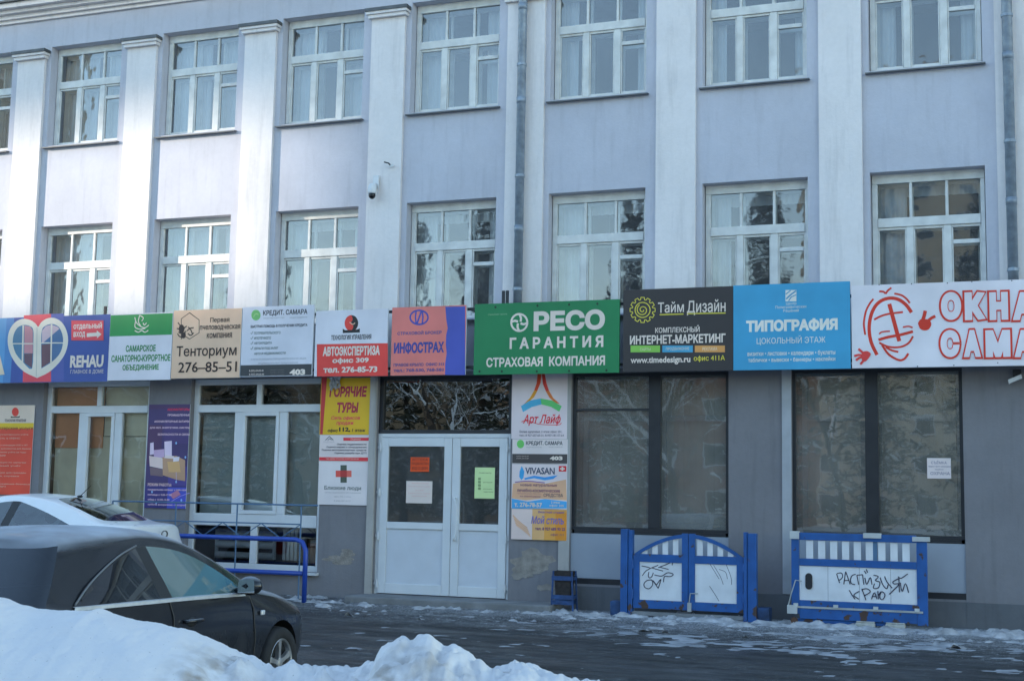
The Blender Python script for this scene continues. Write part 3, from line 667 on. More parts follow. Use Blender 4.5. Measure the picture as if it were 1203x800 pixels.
bt = bare_tree('bare_tree', 'bare brown tree across the yard in front of the brick house', (-15, -40, -.4), 15.5, 5, BARK)
dup(bt, (-7.5, -44, -.4), 2.2, 'bare brown tree behind the tallest spruce', 1.0); dup(bt, (4.5, -36, -.4), 4.4, 'bare brown tree right of the spruces', .95)
dup(bt, (-26.5, -43, -.4), 3.3, 'bare brown tree near the cream block', 1.0)
for x, y, rz_, sc_, lb in ((-31, -41, .5, .95, 'bare tree in front of the long low house, its right hand one'), (-36.5, -46, 1.5, 1.0, 'bare tree before the middle of the long low house'), (-41, -40, 2.7, .9, 'smaller bare tree near the middle of the long low house'), (-47, -46, 3.9, 1.0, 'bare tree near the left end of the long low house'), (-18, -47, 4.6, 1.05, 'bare tree by the corner of the brick house'), (-2.5, -46, 5.5, 1.0, 'bare tree between two spruces before the panel house'), (-12.5, -33, .9, .72, 'small bare tree nearest the street, left of the spruces'), (-22.5, -34, 2.0, .8, 'slim bare tree before the left corner of the brick house'), (9, -44, 3.1, 1.0, 'bare tree before the tan garage block')): dup(bt, (x, y, -.4), rz_, lb, sc_)
for x, y, rz_, sc_, lb in ((-33.5, -37, .7, .8, 'young spruce before the long low house'), (-39, -43, 2.2, .9, 'dense spruce before the long low house'), (8, -38, 3.3, .9, 'spruce before the tan garage block'), (-27, -47, 1.1, .95, 'spruce between the brick house and the long low house')): dup(spr, (x, y, -.4), rz_, lb, sc_)
for x, y, rz_, sc_, lb in ((-17, -42, 1.9, 1.0, 'spruce right behind the bare tree by the brick house'), (-23.6, -40, 4.4, 1.05, 'tall spruce before the left end of the brick house'), (-29, -43, 5.6, 1.0, 'tall spruce just left of the brick house')): dup(spr, (x, y, -.4), rz_, lb, sc_)
for q, (yt, xf, rz_, sc_, lb) in enumerate(((-31, -12.0, 1.0, .98, 'bare brown tree at the far left of the yard'), (-37, -10.9, 2.5, 1.08, 'second bare tree at the far left of the yard'), (-19, -12.4, 3.0, 1.12, 'bare tree standing at the left end of the street'), (-24, -16.2, 5.0, 1.12, 'bare tree farther out at the left end of the street'))):
    dup(bt, (xf + yt * math.tan(R(SUN_AZ)), yt, -.4), rz_, lb, sc_)

# ------------------------------------------------------------------ signs along the facade
SY = -.45
def board(name, label, cat, px0, px1, pyt, pyb, Y=SY, back=None, group='signs over the ground floor', thick=.035, k=1.14, edge=None, x0=None, x1=None, crop=(0, 0, 1), dz=0):
    xm = (px0 + px1) / 2; X0 = P(px0, pyt, Y)[0] if x0 is None else x0; X1 = P(px1, pyt, Y)[0] if x1 is None else x1
    Z1 = P(xm, pyt, Y)[1]; Z0 = P(xm, pyb, Y)[1]; o = thing(name, label, cat, (X0, Y, Z0), 0, group); W, H = X1 - X0, Z1 - Z0
    MB().box(0, W, 0, thick, 0, H).build('panel', edge or WSHEET, o, bevel=.003)
    pr = Print(Y, (X0, Y, Z0), crop, k); pr.W, pr.H, pr.o = W, H, o
    if back: pr.full(back, W, H)
    return pr
WH = (225, 235, 245); DK = (38, 38, 46); RED = (205, 68, 66)
S = 'sign_board'
# heart shaped window advert
b = board(S, 'blue sign with a heart shaped white window and a red arrow box', 'sign', 0, 130, 371.5, 449, back=(52, 78, 158), x0=-17.35, crop=(0, 360, 8))
W, H = b.W, b.H
for u0, u1, c in ((0, .30, (82, 150, 212)), (.30, .40, (78, 142, 206)), (.40, .445, (66, 122, 192))): b.loc(u0, u1, 0, 1, c, W, H)
b.p([(225, 85), (480, 70), (480, 708), (215, 712)], (186, 72, 92)); b.p([(480, 70), (600, 67), (600, 706), (480, 708)], (68, 86, 166))
b.p([(350, 672), (230, 615), (145, 530), (92, 430), (73, 330), (88, 230), (140, 152), (210, 118), (285, 128), (335, 162), (360, 192), (388, 150), (440, 115), (510, 108), (580, 148), (625, 225), (641, 320), (618, 430), (555, 530), (460, 618)], (196, 208, 212), 3)
b.p([(120, 350), (128, 270), (165, 200), (225, 174), (285, 186), (314, 225), (314, 350), (302, 585), (215, 522), (148, 440)], (70, 118, 162), 3)
b.p([(390, 582), (388, 350), (395, 222), (430, 182), (490, 165), (550, 190), (583, 250), (594, 330), (570, 430), (500, 512)], (66, 104, 156), 3)
b.p([(232, 180), (285, 190), (310, 228), (310, 440), (228, 440)], (166, 128, 150)); b.p([(228, 446), (308, 440), (300, 578), (232, 530)], (88, 74, 96))
b.p([(396, 350), (396, 228), (432, 186), (484, 172), (540, 190), (560, 210)], (170, 165, 190)); b.p([(392, 360), (480, 350), (478, 520), (392, 574)], (92, 74, 92))
b.r(120, 314, 345, 355, (196, 208, 212)); b.r(388, 594, 338, 348, (196, 208, 212)); b.p([(213, 180), (227, 180), (220, 525), (206, 515)], (196, 208, 212)); b.p([(480, 168), (494, 168), (488, 520), (474, 530)], (196, 208, 212))
b.st([(350, 195), (348, 400), (342, 660)], 6, (140, 155, 165), 0)
b.r(672, 975, 132, 320, (198, 76, 94)); b.t('отдельный', 693, 960, 152, 220, WH, .022); b.t('вход', 693, 803, 238, 298, WH, .022)
b.p([(818, 252), (912, 246), (912, 226), (956, 262), (914, 300), (914, 280), (818, 288)], WH)
b.t('REHAU', 662, 975, 458, 575, WH, .045); b.t('ГЛАВНОЕ В ДОМЕ', 664, 975, 594, 636, (200, 210, 225)); b.p([(-60, 470), (0, 450), (46, 640), (-10, 645), (-30, 560)], (225, 228, 220)); b.done(b.o)
# sanatorium association
b = board(S, 'white sign with a green top band and a white ship emblem', 'sign', 130, 203.5, 368, 446.5, back=(180, 198, 226), crop=(0, 350, 3.075))
b.loc(0.005, .995, .665, .985, (32, 132, 76), b.W, b.H)
for q in ([(487, 70), (495, 92), (520, 108), (538, 98)], [(505, 62), (500, 85), (508, 100)], [(505, 63), (518, 72), (512, 84)], [(490, 85), (488, 105), (505, 113), (525, 110)], [(487, 118), (500, 124), (512, 118), (524, 124), (536, 117)], [(517, 90), (522, 98), (530, 90)]): b.st(q, 4.2, WH)
GRN = (34, 120, 66)
b.t('САМАРСКОЕ', 455, 563, 170, 194, GRN, .03); b.t('САНАТОРНО-КУРОРТНОЕ', 403, 616, 205, 230, GRN, .03); b.t('ОБЪЕДИНЕНИЕ', 443, 574, 240, 264, GRN, .03); b.done(b.o)
# beekeeping company
b = board(S, 'tan sign with a black hexagon and bee emblem and a phone number', 'sign', 204.5, 284.5, 363.5, 444, back=(190, 177, 166), crop=(200, 340, 4.627)); BR = (42, 32, 34)
b.st([(105, 127), (157, 166), (157, 236), (105, 270), (60, 240), (60, 160), (105, 127), (130, 146)], 5, BR, 0)
for q in ([(42, 180), (58, 200), (80, 212)], [(36, 212), (60, 216), (90, 200)], [(45, 232), (66, 240), (88, 226)], [(60, 270), (70, 250), (84, 238)], [(92, 225), (108, 212), (128, 208)], [(96, 240), (112, 250), (128, 236)], [(98, 205), (112, 220), (120, 240)], [(40, 240), (50, 255), (72, 262)]): b.st(q, 7, BR)
b.c(62, 215, 15, 24, BR); b.c(72, 250, 13, 16, BR)
b.t('Первая', 218, 322, 152, 184, BR, .012); b.t('пчеловодческая', 162, 381, 194, 223, BR, .012); b.t('компания', 200, 336, 236, 264, BR, .012); b.t('Тенториум', 35, 361, 305, 376, BR, .012); b.t('276–85–51', 45, 363, 393, 450, BR, .012); b.done(b.o)
# credit
CR = (34, 40, 52)
b = board(S, 'pale white sign with a green disc, a list and a dark strip numbered 403', 'sign', 285.5, 369, 359.5, 442, back=(176, 197, 228), crop=(200, 340, 4.627))
b.c(466, 140, 25, 29, (98, 172, 112)); b.st([(452, 150), (466, 132), (480, 138)], 4, (150, 200, 150)); b.t('КРЕДИТ. САМАРА', 505, 746, 110, 143, CR, .03)
b.t('КРЕДИТНОЕ АГЕНТСТВО', 507, 620, 152, 160, (110, 125, 140)); b.t('КРЕДИТ-САМАРА.РФ', 650, 745, 149, 157, (110, 125, 140)); b.t('БЫСТРАЯ ПОМОЩЬ В ПОЛУЧЕНИИ КРЕДИТА', 438, 746, 190, 208, CR, .03)
for i, (s_, xr) in enumerate((('ПОТРЕБИТЕЛЬСКОГО', 600), ('ИПОТЕЧНОГО', 548), ('АВТОКРЕДИТА', 553), ('ДЕНЬГИ ПОД ЗАЛОГ', 588), ('АВТО И НЕДВИЖИМОСТИ', 628))):
    y = 229 + i * 28; b.t(s_, 457, xr, y, y + 15, (84, 110, 120), .02)
    if i < 4: b.st([(437, y + 8), (442, y + 14), (451, y - 2)], 3, (60, 90, 80), 0)
b.t('И ОБЛАСТИ ОКАЗЫВАЕМ ПОМОЩЬ ФИЗИЧЕСКИМ И ЮР. ЛИЦАМ', 440, 738, 372, 384, (130, 150, 175)); b.t('индивидуальные предложения', 480, 695, 396, 407, (130, 150, 175))
b.loc(0.004, .996, .01, .165, (50, 58, 68), b.W, b.H); b.t('403', 650, 735, 433, 466, WH, .06); b.t('8 (927) 694-55-45', 430, 508, 437, 449, (200, 205, 215), .02); b.t('8 (927) 694-02-40', 430, 511, 457, 469, (200, 205, 215), .02)
for y in (434, 446, 458): b.t('кредит онлайн', 545, 620, y, y + 8, (95, 102, 112))
b.done(b.o)
# car expertise
b = board(S, 'white and red sign for car appraisal with a round red and black emblem', 'sign', 371.5, 456, 364, 441.5, back=(182, 202, 232), crop=(200, 340, 4.627))
b.p([(797, 298), (1183, 292), (1183, 470), (797, 473)], (204, 68, 68)); b.c(985, 184, 37, 44, (190, 62, 58)); b.p([(985, 140), (1003, 145), (1017, 162), (1022, 184), (1016, 206), (1000, 224), (985, 228), (996, 200), (980, 185), (992, 165)], (30, 30, 36), 3)
b.st([(975, 178), (992, 190), (1005, 182)], 6, (220, 190, 180)); b.p([(938, 214), (952, 222), (1016, 218), (1031, 212), (1031, 234), (938, 238)], (30, 30, 36)); b.t('ТЕХНОЛОГИЯ УПРАВЛЕНИЯ', 875, 1093, 246, 273, (36, 38, 46), .028)
b.t('АВТОЭКСПЕРТИЗА', 830, 1140, 308, 360, WH, .045); b.t('офис 309', 882, 1080, 371, 405, WH, .04); b.t('тел. 276-85-73', 833, 1126, 419, 452, WH, .04); b.done(b.o)
# insurance broker
b = board(S, 'pink sign with a torn blue right edge and a ringed monogram', 'sign', 461, 548, 360, 440.5, back=(198, 122, 126), crop=(440, 340, 4.01)); BL = (58, 70, 168)
b.p([(334, 82), (338, 140), (345, 182), (338, 215), (336, 260), (340, 300), (333, 350), (332, 403), (427, 403), (427, 80)], (60, 78, 180))
b.ring(210, 132, 42, 33, 9, BL); b.st([(197, 98), (193, 132), (197, 166)], 8, BL, 2); b.st([(224, 98), (228, 132), (224, 166)], 8, BL, 2); b.st([(200, 162), (221, 102)], 9, BL, 0)
b.t('СТРАХОВОЙ БРОКЕР', 108, 316, 194, 213, (70, 72, 140), .03); b.t('ИНФОСТРАХ', 92, 328, 246, 302, (52, 64, 150), .05); b.t('ПРАВОЕ КРЫЛО  ОФИС 313', 90, 328, 346, 362, (76, 74, 140), .03); b.t('тел.: 768-530, 768-581', 90, 325, 372, 390, (76, 74, 140), .035); b.done(b.o)
# guarantee insurance
b = board(S, 'large green insurance sign with white capital letters and a round cross emblem', 'sign', 558, 728, 354.5, 439, back=(24, 116, 78), crop=(440, 340, 4.01), edge=mat('green_edge', A(20, 90, 60), .5))
b.ring(682, 156, 38, 40, 10, WH)
for q in ([(682, 116), (690, 135), (688, 152)], [(722, 156), (704, 164), (688, 160)], [(682, 196), (674, 178), (676, 160)], [(642, 156), (660, 148), (676, 152)]): b.st(q, 11, WH)
b.t('РЕСО', 750, 1086, 98, 194, WH, .05); b.t('Г А Р А Н Т И Я', 637, 1078, 222, 276, WH, .04); b.t('СТРАХОВАЯ  КОМПАНИЯ', 527, 1086, 316, 362, WH, .035); b.t('страховая группа', 535, 625, 115, 123, (120, 175, 150))
for x, y in ((570, 84), (768, 77), (917, 72), (1050, 68), (495, 386), (600, 386), (765, 386), (917, 384), (1093, 381)): b.c(x, y, 5, 6, (20, 50, 40), 8)
b.done(b.o)
# internet marketing
YG = (188, 196, 74)
b = board(S, 'black sign with a yellow green gear and a website address', 'sign', 732.5, 861, 338.5, 436, back=(46, 48, 54), crop=(720, 320, 2.4907), edge=DARKM)
pts = []
for i in range(12):
    a = 2 * math.pi * i / 12
    for da, rr in ((-.20, 30), (-.13, 37), (.13, 37), (.20, 30)): pts.append((87 + rr * math.cos(a + da), 110 + rr * math.sin(a + da)))
b.st(pts + [pts[0]], 2.6, YG, 0); b.ring(87, 110, 22, 22, 2.6, YG); b.st([(87 + (3 + i * .75) * math.cos(i * .55), 110 + (3 + i * .75) * math.sin(i * .55)) for i in range(20)], 2.6, YG, 2)
b.t('Тайм', 132, 208, 86, 118, WH, .01); b.t('Дизайн', 217, 330, 80, 124, WH, .01); b.st([(137, 124), (207, 122)], 3, YG, 0); b.st([(217, 121), (330, 119)], 3, YG, 0)
b.t('КОМПЛЕКСНЫЙ', 124, 254, 156, 176, WH, .02); b.t('ИНТЕРНЕТ-МАРКЕТИНГ', 50, 330, 182, 208, WH, .035)
for x0, x1, c, s_ in ((52, 138, (112, 182, 84), 'САЙТЫ'), (145, 234, (58, 146, 200), 'ПРОДВИЖЕНИЕ'), (240, 328, (178, 140, 86), 'РЕКЛАМА')):
    b.r(x0, x1, 214, 234, c); m_ = (x0 + x1) / 2; h_ = len(s_) * 3.1; b.t(s_, m_ - h_, m_ + h_, 219, 229, (220, 230, 220))
b.t('www.timedesign.ru', 52, 227, 246, 270, WH, .03); b.t('офис 411А', 237, 328, 243, 262, YG, .01); b.done(b.o)
# printing house
b = board(S, 'sky blue printing house sign with a small white square emblem', 'sign', 861.5, 998.5, 333, 434, back=(52, 146, 206), crop=(720, 320, 2.4907), edge=mat('blue_edge', A(40, 110, 160), .5))
LB = (205, 228, 242)
b.r(505, 537, 52, 85, LB); b.st([(507, 78), (520, 66), (536, 54)], 4, (60, 140, 195), 0); b.st([(514, 84), (522, 72), (536, 66)], 3, (60, 140, 195), 0); b.st([(506, 64), (514, 58), (520, 53)], 3, (60, 140, 195), 0)
b.t('Центр', 507, 537, 87, 97, LB); b.t('Полиграфических', 476, 567, 97, 107, LB); b.t('Решений', 499, 544, 107, 116, LB); b.t('ТИПОГРАФИЯ', 390, 658, 136, 173, LB, .06); b.t('ЦОКОЛЬНЫЙ ЭТАЖ', 421, 622, 185, 211, LB)
b.t('визитки • листовки • календари • буклеты', 394, 651, 229, 246, LB, .012); b.t('таблички • вывески • баннеры • наклейки', 396, 651, 248, 264, LB, .012); b.done(b.o)
# windows sign
b = board(S, 'white sign with big red outlined letters and a red arched window emblem', 'sign', 1000, 1203, 332, 431, back=(188, 206, 234), x1=1.35, crop=(1000, 325, 5.926)); RD = (178, 52, 38)
for q, w in (([(180, 545), (140, 460), (125, 370), (135, 280), (165, 210), (210, 168), (270, 150), (330, 160), (382, 197), (420, 250)], 16), ([(98, 405), (88, 330), (100, 250), (125, 195), (155, 155)], 9), ([(300, 118), (350, 130), (385, 155), (408, 185)], 9),
             ([(195, 103), (225, 106), (240, 120)], 9), ([(240, 120), (255, 98), (280, 78)], 9), ([(265, 190), (300, 320), (335, 450)], 18), ([(160, 300), (200, 278), (260, 260), (360, 247)], 9), ([(190, 440), (260, 420), (340, 406), (430, 382)], 13),
             ([(195, 400), (215, 385), (270, 380)], 7), ([(360, 352), (400, 346), (428, 356)], 7), ([(195, 460), (260, 488), (340, 490), (400, 462), (430, 415)], 9), ([(215, 475), (260, 540), (330, 580), (370, 572), (398, 535)], 10), ([(240, 490), (280, 512), (328, 524)], 9)): b.st(q, w * 1.4, RD)
b.p([(465, 325), (480, 300), (505, 295), (540, 300), (556, 320), (555, 345), (535, 370), (505, 374), (478, 360)], RD, 3); b.st([(495, 312), (508, 275), (516, 238)], 22, RD, 2); b.st([(535, 308), (560, 288), (586, 276)], 19, RD, 2)
RD2 = (186, 62, 66)
b.p([(75, 525), (110, 518), (136, 535), (128, 558), (100, 590), (75, 580)], RD2, 3)
for q in ([(85, 535), (65, 515), (50, 503)], [(82, 548), (50, 545), (22, 554)], [(84, 560), (55, 566), (34, 584)], [(95, 572), (80, 592), (64, 610)]): b.st(q, 15, RD2, 2)
for row, y0, y1 in (([('О', 625, 765), ('К', 790, 935), ('Н', 962, 1092), ('А', 1122, 1275)], 108, 302), ([('С', 622, 755), ('А', 782, 903), ('М', 935, 1108), ('А', 1135, 1265), ('Р', 1290, 1400), ('А', 1425, 1550)], 372, 560)):
    for ch, x0, x1 in row:
        b.t(ch, x0 - 14, x1 + 14, y0 - 14, y1 + 14, RD, .13, res=4); b.t(ch, x0, x1, y0, y1, (192, 208, 236), .09, res=4)
for x, y in ((195, 57), (420, 52), (670, 46), (840, 38), (1118, 30), (715, 618), (462, 625), (1020, 600)): b.c(x, y, 4, 5, (60, 70, 90), 8)
b.done(b.o)

# ------------------------------------------------------------------ posters on the piers
PY = -.02; G2 = 'posters on the ground floor piers'
def poster(label, px0, px1, pyt, pyb, back, crop, k=.8, x0=None, Y=PY, th=.012, name='poster'): return board(name, label, 'poster', px0, px1, pyt, pyb, Y, back, G2, th, k, None, x0, None, crop)
b = poster('red accounting poster with a white head and a yellow stripe', 0, 41, 476, 581, (205, 80, 66), (0, 470, 6.66), .8, x0=-16.92)
b.loc(0, 1, .80, 1, (205, 208, 210), b.W, b.H); b.loc(0, 1, .735, .80, (212, 200, 58), b.W, b.H); b.c(120, 92, 27, 34, (190, 62, 58)); b.p([(85, 125), (100, 130), (145, 128), (155, 122), (155, 136), (85, 138)], (40, 40, 44)); b.t('ТЕХНОЛОГИЯ УПРАВЛЕНИЯ', 38, 204, 148, 170, (60, 50, 60), .03)
b.t('Бухгалтерские услуги', -95, 260, 206, 236, (110, 60, 40), .03)
for y, xr, s_ in ((262, 222, 'Ведение бухгалтерского учёта'), (290, 160, 'отчётность в ИФНС'), (345, 215, 'Регистрация и ликвидация ООО и ИП'), (372, 242, 'Подготовка документов для банков'), (400, 205, 'Восстановление учёта за годы'), (426, 45, 'прошлые'), (480, 205, 'Консультации по налогам'), (506, 165, 'Кадровый учёт'), (560, 205, 'Декларации для граждан'), (586, 150, 'Выписки, справки'), (648, 235, 'Сопровождение бизнеса'), (668, 45, 'под ключ')): b.t(s_, -110 if xr > 60 else -110, xr, y, y + 15, (235, 200, 195), .02)
b.done(b.o)
b = poster('dark violet battery poster with pale boxes and opening hours', 175.5, 223.5, 475, 597, (40, 36, 78), (160, 460, 5.714), .55)
for u0, u1, v0, v1, c in ((.0, 1, .0, .22, (34, 34, 92)), (.55, 1, .0, .20, (42, 54, 142)), (.0, .35, .42, .8, (48, 36, 70)), (.4, 1, .62, .82, (44, 38, 84)), (.55, 1, .22, .4, (44, 42, 104)), (0.02, .98, .955, .995, (44, 34, 72))): b.loc(u0, u1, v0, v1, c, b.W, b.H)
b.t('АККУМУЛЯТОРЫ', 210, 358, 112, 128, (150, 36, 66), .03)
for s_, x0, y in (('ПРОМЫШЛЕННЫЕ', 212, 150), ('АККУМУЛЯТОРНЫЕ БАТАРЕИ', 122, 193), ('ДЛЯ ИБП, ЭНЕРГЕТИКИ, СИСТЕМ', 92, 236), ('БЕЗОПАСНОСТИ И СВЯЗИ', 146, 280)): b.t(s_, x0, 360, y, y + 14, (190, 180, 215), .03)
LG = (165, 168, 205)
b.p([(190, 335), (240, 330), (240, 430), (192, 432)], LG); b.p([(120, 392), (190, 385), (190, 440), (120, 448)], (120, 112, 150)); b.p([(95, 345), (118, 340), (120, 420), (92, 425)], LG); b.p([(88, 430), (180, 445), (186, 520), (92, 500)], (176, 176, 190)); b.p([(92, 505), (184, 522), (180, 570), (96, 560)], (72, 66, 80)); b.p([(178, 440), (270, 430), (330, 460), (330, 600), (270, 590), (180, 560)], (112, 98, 88)); b.p([(195, 425), (255, 432), (250, 450), (190, 445)], (190, 195, 215)); b.p([(250, 440), (292, 436), (288, 465), (250, 470)], (150, 160, 185)); b.p([(210, 470), (290, 470), (300, 540), (220, 540)], (128, 112, 84)); b.p([(225, 690), (280, 660), (300, 690), (250, 720)], (110, 80, 110))
for x, y in ((270, 345), (332, 440), (270, 605), (108, 672), (305, 728), (136, 745)): b.c(x, y, 6, 9, (120, 170, 240), 10)
b.st([(270, 540), (272, 605)], 3, (150, 160, 220), 0); b.st([(240, 735), (300, 700), (360, 680)], 4, (130, 130, 210), 2)
b.t('РЕЖИМ РАБОТЫ:', 80, 240, 614, 634, (205, 195, 220), .03)
for s_, xr, y in (('понедельник-четверг с 9.00-18.00', 342, 652), ('пятница с 9.00-17.00', 240, 685), ('обед с 13.00-14.00', 226, 717), ('суббота, воскресенье - выходной', 335, 752)): b.t(s_, 80, xr, y, y + 15, (190, 180, 215), .03)
b.done(b.o)
b = poster('yellow travel poster with a torn silver scrap at its top', 377.5, 435.5, 444, 510.5, (190, 170, 36), (370, 440, 5), .8)
b.p([(40, 15), (72, 12), (45, 350), (30, 350)], (140, 40, 48)); MG = (122, 26, 58)
b.t('ГОРЯЧИЕ', 85, 306, 68, 132, MG, .05, .12); b.t('ТУРЫ', 130, 256, 163, 224, MG, .05, .12); b.t('Сеть офисов', 95, 265, 243, 270, (160, 50, 70), .03, .2); b.t('продаж', 125, 230, 277, 300, (160, 50, 70), .03, .2); b.t('офис', 75, 135, 318, 342, (50, 40, 30), .03, .15); b.t('112,', 142, 208, 309, 338, (40, 30, 30), .05); b.t('1 этаж', 218, 298, 318, 336, (60, 50, 30), .03, .1); b.done(b.o)
X_, Z_ = P(370 + 120 / 5, 440 + 50 / 5, -.05); fo = thing('foil_scrap', 'crumpled silver foil scrap hanging over the yellow travel poster', 'scrap', (X_, -.05, Z_))
rnd = random.Random(3); f = MB(); n = 7
for i in range(n):
    for j in range(n):
        if rnd.random() < .12 and j < 3: continue
        q = lambda a, c: (-.09 + .18 * a / n + .012 * math.sin(c * 3 + a), .02 * math.sin(a * 2.3 + c * 1.7) - .015, -.10 + .20 * c / n - .03 * math.sin(a * 1.9) * (c < 2))
        f.quad(q(i, j), q(i + 1, j), q(i + 1, j + 1), q(i, j + 1))
f.build('foil', mat('silver_foil', (.6, .6, .6), .35, .6, var=.4, vscale=30), fo, fix=False)
b = poster('small white appraisal poster with two red strips', 376, 434, 510.8, 542, (178, 186, 204), (370, 440, 5), .66)
b.st([(62, 385), (85, 362), (108, 385)], 5, DK, 0); b.st([(75, 385), (88, 374), (98, 385)], 4, DK, 0); b.t('ОЦЕНКА', 50, 115, 390, 402, (120, 125, 140)); b.r(167, 318, 370, 388, (158, 42, 56)); b.t('Оценка', 210, 268, 373, 385, (225, 200, 205), .03)
for s_, x0, y in (('Оценка недвижимости', 130, 403), ('Оценка машин и оборудования', 68, 420), ('Оценка автотранспортных средств', 40, 437), ('Оценка ущерба при ДТП', 115, 455)): b.t(s_, x0, 303, y, y + 13, (60, 60, 72), .03)
b.p([(25, 484), (312, 486), (312, 508), (25, 504)], (164, 46, 58)); b.t('тел. 8(846) 276-84-84, 8-927-900-84-84', 65, 258, 489, 501, (230, 200, 205), .02); b.done(b.o)
b = poster('white care service poster with a dark and red cross', 375, 433, 542.2, 593, (186, 200, 222), (370, 440, 5), .68)
b.r(150, 187, 531, 634, (52, 66, 64)); b.r(122, 150, 563, 601, (168, 72, 70)); b.r(187, 215, 563, 601, (176, 92, 90)); b.r(150, 187, 563, 601, (120, 40, 44)); b.t('Близкие люди', 55, 271, 653, 681, (70, 84, 92), .02); b.t('Центр социального обслуживания', 58, 270, 688, 698, (110, 120, 135)); b.t('офис 315, 3 этаж', 112, 212, 712, 722, (110, 120, 135)); b.t('8 (846) 207-30-77', 112, 210, 737, 747, (110, 120, 135)); b.done(b.o)
b = poster('white art poster with a rainbow coloured arch under the green sign', 602, 667, 437, 515.5, (172, 180, 202), (590, 440, 4), .72, Y=-.035)
for pts, c in (([(166, -5), (185, -5), (180, 40), (165, 75), (150, 75), (162, 40)], (196, 74, 40)), ([(150, 75), (166, 75), (150, 105), (118, 135), (96, 145), (130, 110)], (216, 164, 40)), ([(185, -5), (200, -5), (208, 40), (220, 75), (205, 78), (192, 45)], (186, 58, 50)), ([(205, 78), (220, 75), (240, 110), (272, 138), (248, 132), (222, 108)], (196, 120, 60)), ([(88, 148), (130, 122), (180, 112), (185, 140), (140, 152), (98, 176)], (50, 130, 176)), ([(180, 112), (235, 122), (280, 148), (268, 174), (230, 152), (185, 140)], (66, 150, 92))): b.p(pts, c)
b.t('Арт Лайф', 98, 275, 186, 240, (170, 34, 52), .02, .3); b.st([(90, 222), (120, 214), (170, 232), (262, 236), (278, 226)], 3, (170, 34, 52)); b.t('Более здоровья, 2 этаж офис 201,', 82, 282, 262, 276, (90, 92, 110), .02); b.t('тел.: 8 927 657-60-31, 8-937-181-57-64', 80, 290, 280, 292, (90, 92, 110), .02); b.done(b.o)
b = poster('small white credit poster with a green disc and a dark 403 strip', 602, 667, 515.8, 544.6, (182, 192, 210), (590, 440, 4), .72, Y=-.035)
b.c(86, 326, 17, 20, (74, 150, 84)); b.t('КРЕДИТ. САМАРА', 112, 284, 312, 334, CR, .03); b.t('КРЕДИТНОЕ АГЕНТСТВО', 113, 186, 338, 345, (110, 120, 135)); b.t('КРЕДИТ-САМАРА.РФ', 220, 283, 337, 344, (110, 120, 135)); b.loc(0.004, .996, .015, .395, (50, 52, 58), b.W, b.H); b.t('403', 224, 284, 383, 402, WH, .06); b.t('8 (927) 694-55-45', 68, 124, 381, 387, (190, 190, 200)); b.t('8 (927) 694-02-40', 68, 124, 391, 397, (190, 190, 200)); b.done(b.o)
b = poster('cosmetics poster with a blue drop, a small red flag and a blue phone strip', 601.5, 666.5, 545, 597.5, (184, 192, 214), (590, 440, 4), .72, Y=-.035)
b.p([(50, 512), (110, 500), (200, 512), (300, 492), (304, 590), (180, 582), (110, 590), (45, 580)], (196, 172, 152)); b.p([(45, 582), (120, 596), (200, 584), (303, 596), (303, 628), (45, 628)], (52, 128, 190))
b.p([(92, 428), (104, 455), (100, 485), (90, 495), (80, 480), (82, 455)], (40, 120, 180)); b.p([(104, 486), (150, 474), (200, 482), (262, 472), (240, 490), (200, 496), (150, 486), (106, 494)], (44, 116, 186)); b.st([(60, 505), (120, 500), (200, 508)], 5, (100, 80, 130)); b.t('VIVASAN', 108, 247, 436, 468, (46, 58, 84), .03)
b.r(266, 301, 429, 455, (150, 26, 40)); b.r(279, 287, 433, 451, WH); b.r(272, 294, 438, 446, WH); b.t('новые натуральные', 86, 258, 514, 528, (96, 72, 96), .02); b.t('лечебно-косметические', 70, 272, 535, 552, (96, 72, 96), .02); b.t('натуральные масла', 68, 180, 556, 563, (130, 100, 110)); b.t('из Швейцарии', 84, 180, 567, 577, (110, 80, 100), .02); b.t('СРЕДСТВА', 195, 286, 558, 577, (66, 60, 80), .01); b.t('т. 276-78-57', 58, 188, 600, 622, WH, .035); b.t('2 этаж', 230, 272, 595, 606, (205, 220, 235), .02); b.t('офис 205', 222, 290, 610, 622, (205, 220, 235), .02); b.done(b.o)
b = poster('white and orange photo studio poster at the bottom of its column', 601, 666, 598, 634, (190, 192, 206), (590, 440, 4), .72, Y=-.035)
b.loc(.38, 1, 0, 1, (208, 184, 140), b.W, b.H); b.loc(.6, 1, 0, .98, (212, 172, 92), b.W, b.H); b.loc(.8, 1, 0, .9, (216, 158, 62), b.W, b.H)
for i in range(6): b.st([(50 + i * 3, 660 + i * 9), (80 + i * 5, 690 + i * 9), (118 + i * 3, 720 + i * 8)], 6, ((150, 132, 120), (176, 160, 150))[i % 2])
b.t('Визитная студия', 168, 292, 640, 654, (88, 70, 130), .02, .2); b.t('Мой стиль', 136, 290, 664, 702, (80, 82, 150), .015, .25); b.t('тел. 8 927 689 93 22', 155, 296, 717, 732, (74, 50, 100), .03); b.t('офис 111', 228, 290, 745, 760, (104, 70, 90), .02, .2); b.done(b.o)

